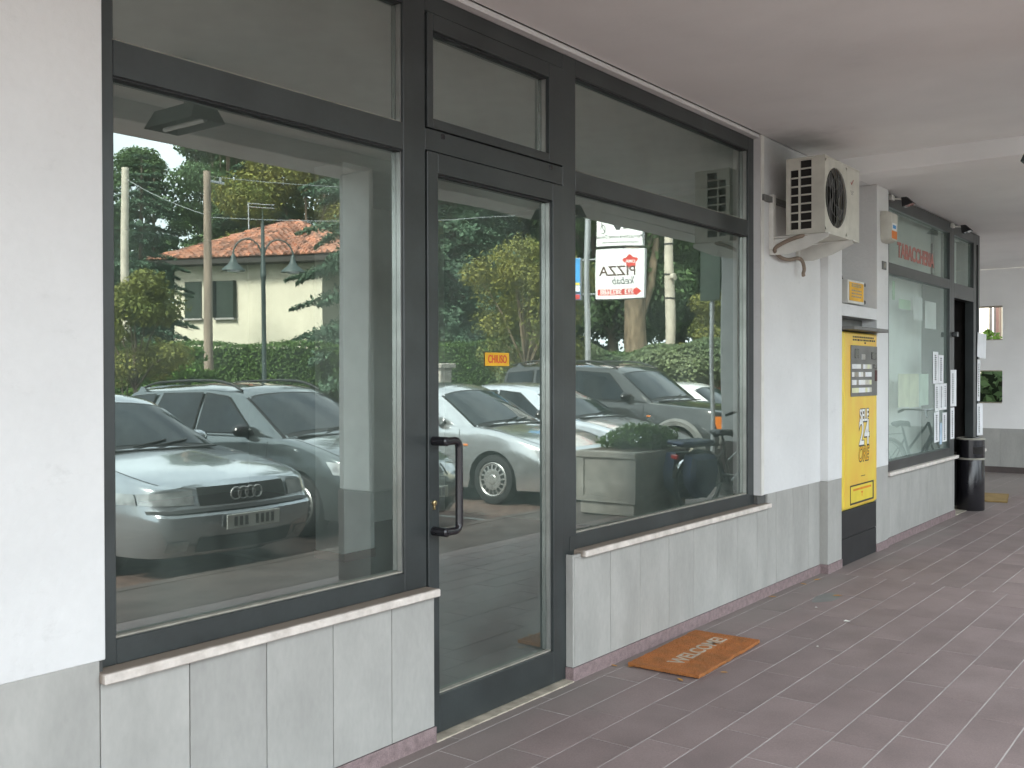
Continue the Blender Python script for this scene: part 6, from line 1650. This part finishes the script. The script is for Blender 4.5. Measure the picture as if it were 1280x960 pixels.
def bicycle(name, label, loc, rz, lean, frame_mat, bags, saddle_mat):
    """local x forward, wheels on the ground at x=0 (rear) and x=1.08 (front)"""
    t = thing(name, label, 'bicycle', loc, rz, 'bicycles leaning at the portico edge'); t.rotation_euler = (lean, 0, rz)
    R_ = 0.335
    for x in (0, 1.08):
        m = MB(); m.tube([(x + R_ * math.cos(a), 0, R_ + R_ * math.sin(a)) for a in np.linspace(0, 2 * PI, 41)[:-1]], 0.018, 8, closed=True); w_ = obj('wheel', m, 'tyre', t, smooth=60)
        m = MB(); m.tube([(x + (R_ - .028) * math.cos(a), 0, R_ + (R_ - .028) * math.sin(a)) for a in np.linspace(0, 2 * PI, 41)[:-1]], 0.011, 6, closed=True); obj('rim', m, 'chrome', w_, smooth=60)
        m = MB()
        for k in range(18): a = 2 * PI * k / 18; m.tube([(x + .02 * math.cos(a + .8), 0.025 * (1 if k % 2 else -1), R_ + .02 * math.sin(a + .8)), (x + (R_ - .03) * math.cos(a), 0, R_ + (R_ - .03) * math.sin(a))], 0.0018, 4)
        m.lathe([(0.025, -0.04), (0.025, 0.04)], (x, 0, R_), 'y', 12); obj('spokes', m, 'steel', w_)
        m = MB(); rows = []
        for a in np.linspace(0.15 if x == 0 else 0.5, PI * (0.98 if x == 0 else 0.9), 18):
            rows.append([(x - (R_ + .03) * math.cos(PI - a) * -1 * (1), yy, R_ + (R_ + .03 - abs(yy) * .2) * math.sin(a)) for yy in (-.028, -.015, 0, .015, .028)])
        m.grid(rows); obj('mudguard', m, 'chrome', t, smooth=60)
    f = MB()
    bb = (0.46, 0, 0.29); st_ = (0.33, 0, 0.80); ht = (0.88, 0, 0.86); hb = (0.93, 0, 0.70)
    f.tube([bb, st_], 0.016, 8); f.tube([bb, hb], 0.018, 8); f.tube([(0.40, 0, 0.52), ht], 0.016, 8); f.tube([hb, ht], 0.019, 8)
    for s1 in (1, -1): f.tube([bb, (0, s1 * .055, R_)], 0.010, 6); f.tube([(0.37, 0, 0.68), (0, s1 * .055, R_)], 0.008, 6)
    obj('frame', f, frame_mat, t, smooth=50)
    f = MB()
    for s1 in (1, -1): f.tube([(0.935, s1 * .03, 0.69), (0.96, s1 * .05, 0.60), (1.08, s1 * .055, R_)], 0.011, 6)
    obj('fork', f, frame_mat, t, smooth=50)
    f = MB(); f.tube([(0.86, 0, 0.92), (0.85, 0, 1.0), (0.90, 0, 1.03)], 0.012, 8)
    f.tube([(0.66, -.28, 1.02), (0.80, -.27, 1.05), (0.90, -.12, 1.03), (0.90, .12, 1.03), (0.80, .27, 1.05), (0.66, .28, 1.02)], 0.011, 8); hb_ = obj('handlebar', f, 'chrome', t, smooth=60)
    f = MB()
    for s1 in (1, -1): f.tube([(0.64, s1 * .281, 1.015), (0.76, s1 * .275, 1.043)], 0.017, 8)
    obj('grips', f, 'black_plastic', hb_)
    f = MB(); rows = []
    for x, w_, z in ((0.20, .02, .85), (0.22, .10, .865), (0.28, .105, .87), (0.36, .05, .865), (0.45, .028, .86), (0.48, .01, .845)):
        rows.append([(x, w_ * math.cos(a), z + 0.03 * math.sin(a) * (1 if math.sin(a) > 0 else 1.4)) for a in np.linspace(0, 2 * PI, 13)])
    f.grid(rows); f.tube([(0.33, 0, 0.78), (0.315, 0, 0.85)], 0.012, 8); obj('saddle', f, saddle_mat, t, smooth=60)
    f = MB(); f.lathe([(0.09, -0.004), (0.09, 0.004)], (bb[0], -0.045, bb[2]), 'y', 24); f.tube([(bb[0], -.06, bb[2]), (bb[0] + .12, -.065, bb[2] - .11)], 0.008, 6); f.tube([(bb[0], .06, bb[2]), (bb[0] - .12, .065, bb[2] + .11)], 0.008, 6)
    f.box(bb[0] + .09, bb[0] + .16, -.16, -.07, bb[2] - .125, bb[2] - .10); f.box(bb[0] - .16, bb[0] - .09, .07, .16, bb[2] + .10, bb[2] + .125); obj('crankset', f, 'steel', t)
    f = MB(); f.prism([(0, .30), (.46, .23), (.58, .29), (.46, .36), (0, .40)], -.062, -.05); obj('chain_guard', f, frame_mat, t)
    f = MB()
    for yy in (-.06, 0, .06): f.tube([(-.28, yy, .73), (.28, yy, .73)], 0.006, 6)
    for s1 in (1, -1): f.tube([(-.15, s1 * .06, .73), (0, s1 * .06, .36)], 0.006, 6)
    obj('carrier', f, 'black_plastic', t)
    obj('rear_light', MB().box(-0.375, -0.335, -.05, .05, .60, .65, .008), 'lens_red', t)
    if bags:
        for s1 in (-1, 1):
            f = MB(); pr_ = [(-.30, .66), (.20, .66), (.27, .48), (.22, .24), (.08, .13), (-.14, .14), (-.30, .28), (-.34, .46)]
            if s1 == 1: pr_ = [(u * .62 - .10, .10 + v * .84) for u, v in pr_]
            rows = [[(u * .96, s1 * .065, v) for u, v in pr_ + pr_[:1]], [(u, s1 * .10, v) for u, v in pr_ + pr_[:1]], [(u, s1 * .20, v - .01) for u, v in pr_ + pr_[:1]], [(u * .82, s1 * .235, .42 + (v - .42) * .82) for u, v in pr_ + pr_[:1]]]
            f.grid(rows); f.add([(u * .82, s1 * .235, .42 + (v - .42) * .82) for u, v in pr_], [tuple(range(8))]); obj('saddlebag', f, 'navy_cloth', t, smooth=40)
        f = MB(); f.box(-.30, .18, -.22, .05, .735, .785, .02); obj('bag_flap', f, 'navy_cloth', t)
    return t
bicycle('bicycle', 'chrome town bicycle with navy saddlebags mirrored beside the concrete planter', (9.90, -2.11, 0.0), math.radians(20), math.radians(-4), 'rim', True, 'black_plastic')
bicycle('bicycle', 'black bicycle with red rear light mirrored low in the tobacconist window', (13.09, -1.17, 0.0), math.radians(20), math.radians(5), 'black_plastic', False, 'black_plastic')

# ---- beyond the end wall
hedge('laurel_hedge', 'glossy dark laurel hedge seen through the lower square opening in the end wall', (18.0, -1.5, 0), (18.0, 6.5, 0), 0.8, 1.62, 5200, 'leaf_green', 0.075, 81, ragged=0.08)
plant('young_shrub', 'light green shrub sunlit through the upper square opening in the end wall', 'shrub', (18.0, 1.02, 1.45), 'ysb', lambda: broad_tree(0.80, 0.33, 0.05, 420, 0.055, 82, clumps=16, trunk_r=0.012), 'leaf_bright')
nb = thing('neighbour_house', 'beige house with brown posts glimpsed through the upper opening of the end wall', 'house', (24.0, 4, 0))
obj('wall', MB().box(0, 6, -9, 9, -0.2, 7), 'house_wall', nb)
for y in (-6.3, -4.9, -3.1, -1.95): obj('post', MB().box(-0.3, -0.05, y, y + 0.06, 0, 4.2), 'brown_ink', nb)
for y in (-6.0, -1.86, 0.6): w_ = obj('window', MB().box(-0.04, 0.0, y, y + 0.16, 1.2, 3.4), 'room_floor', nb); obj('frame', MB().box(-0.07, -0.041, y + .06, y + .09, 1.2, 3.4), 'white_paint', w_)
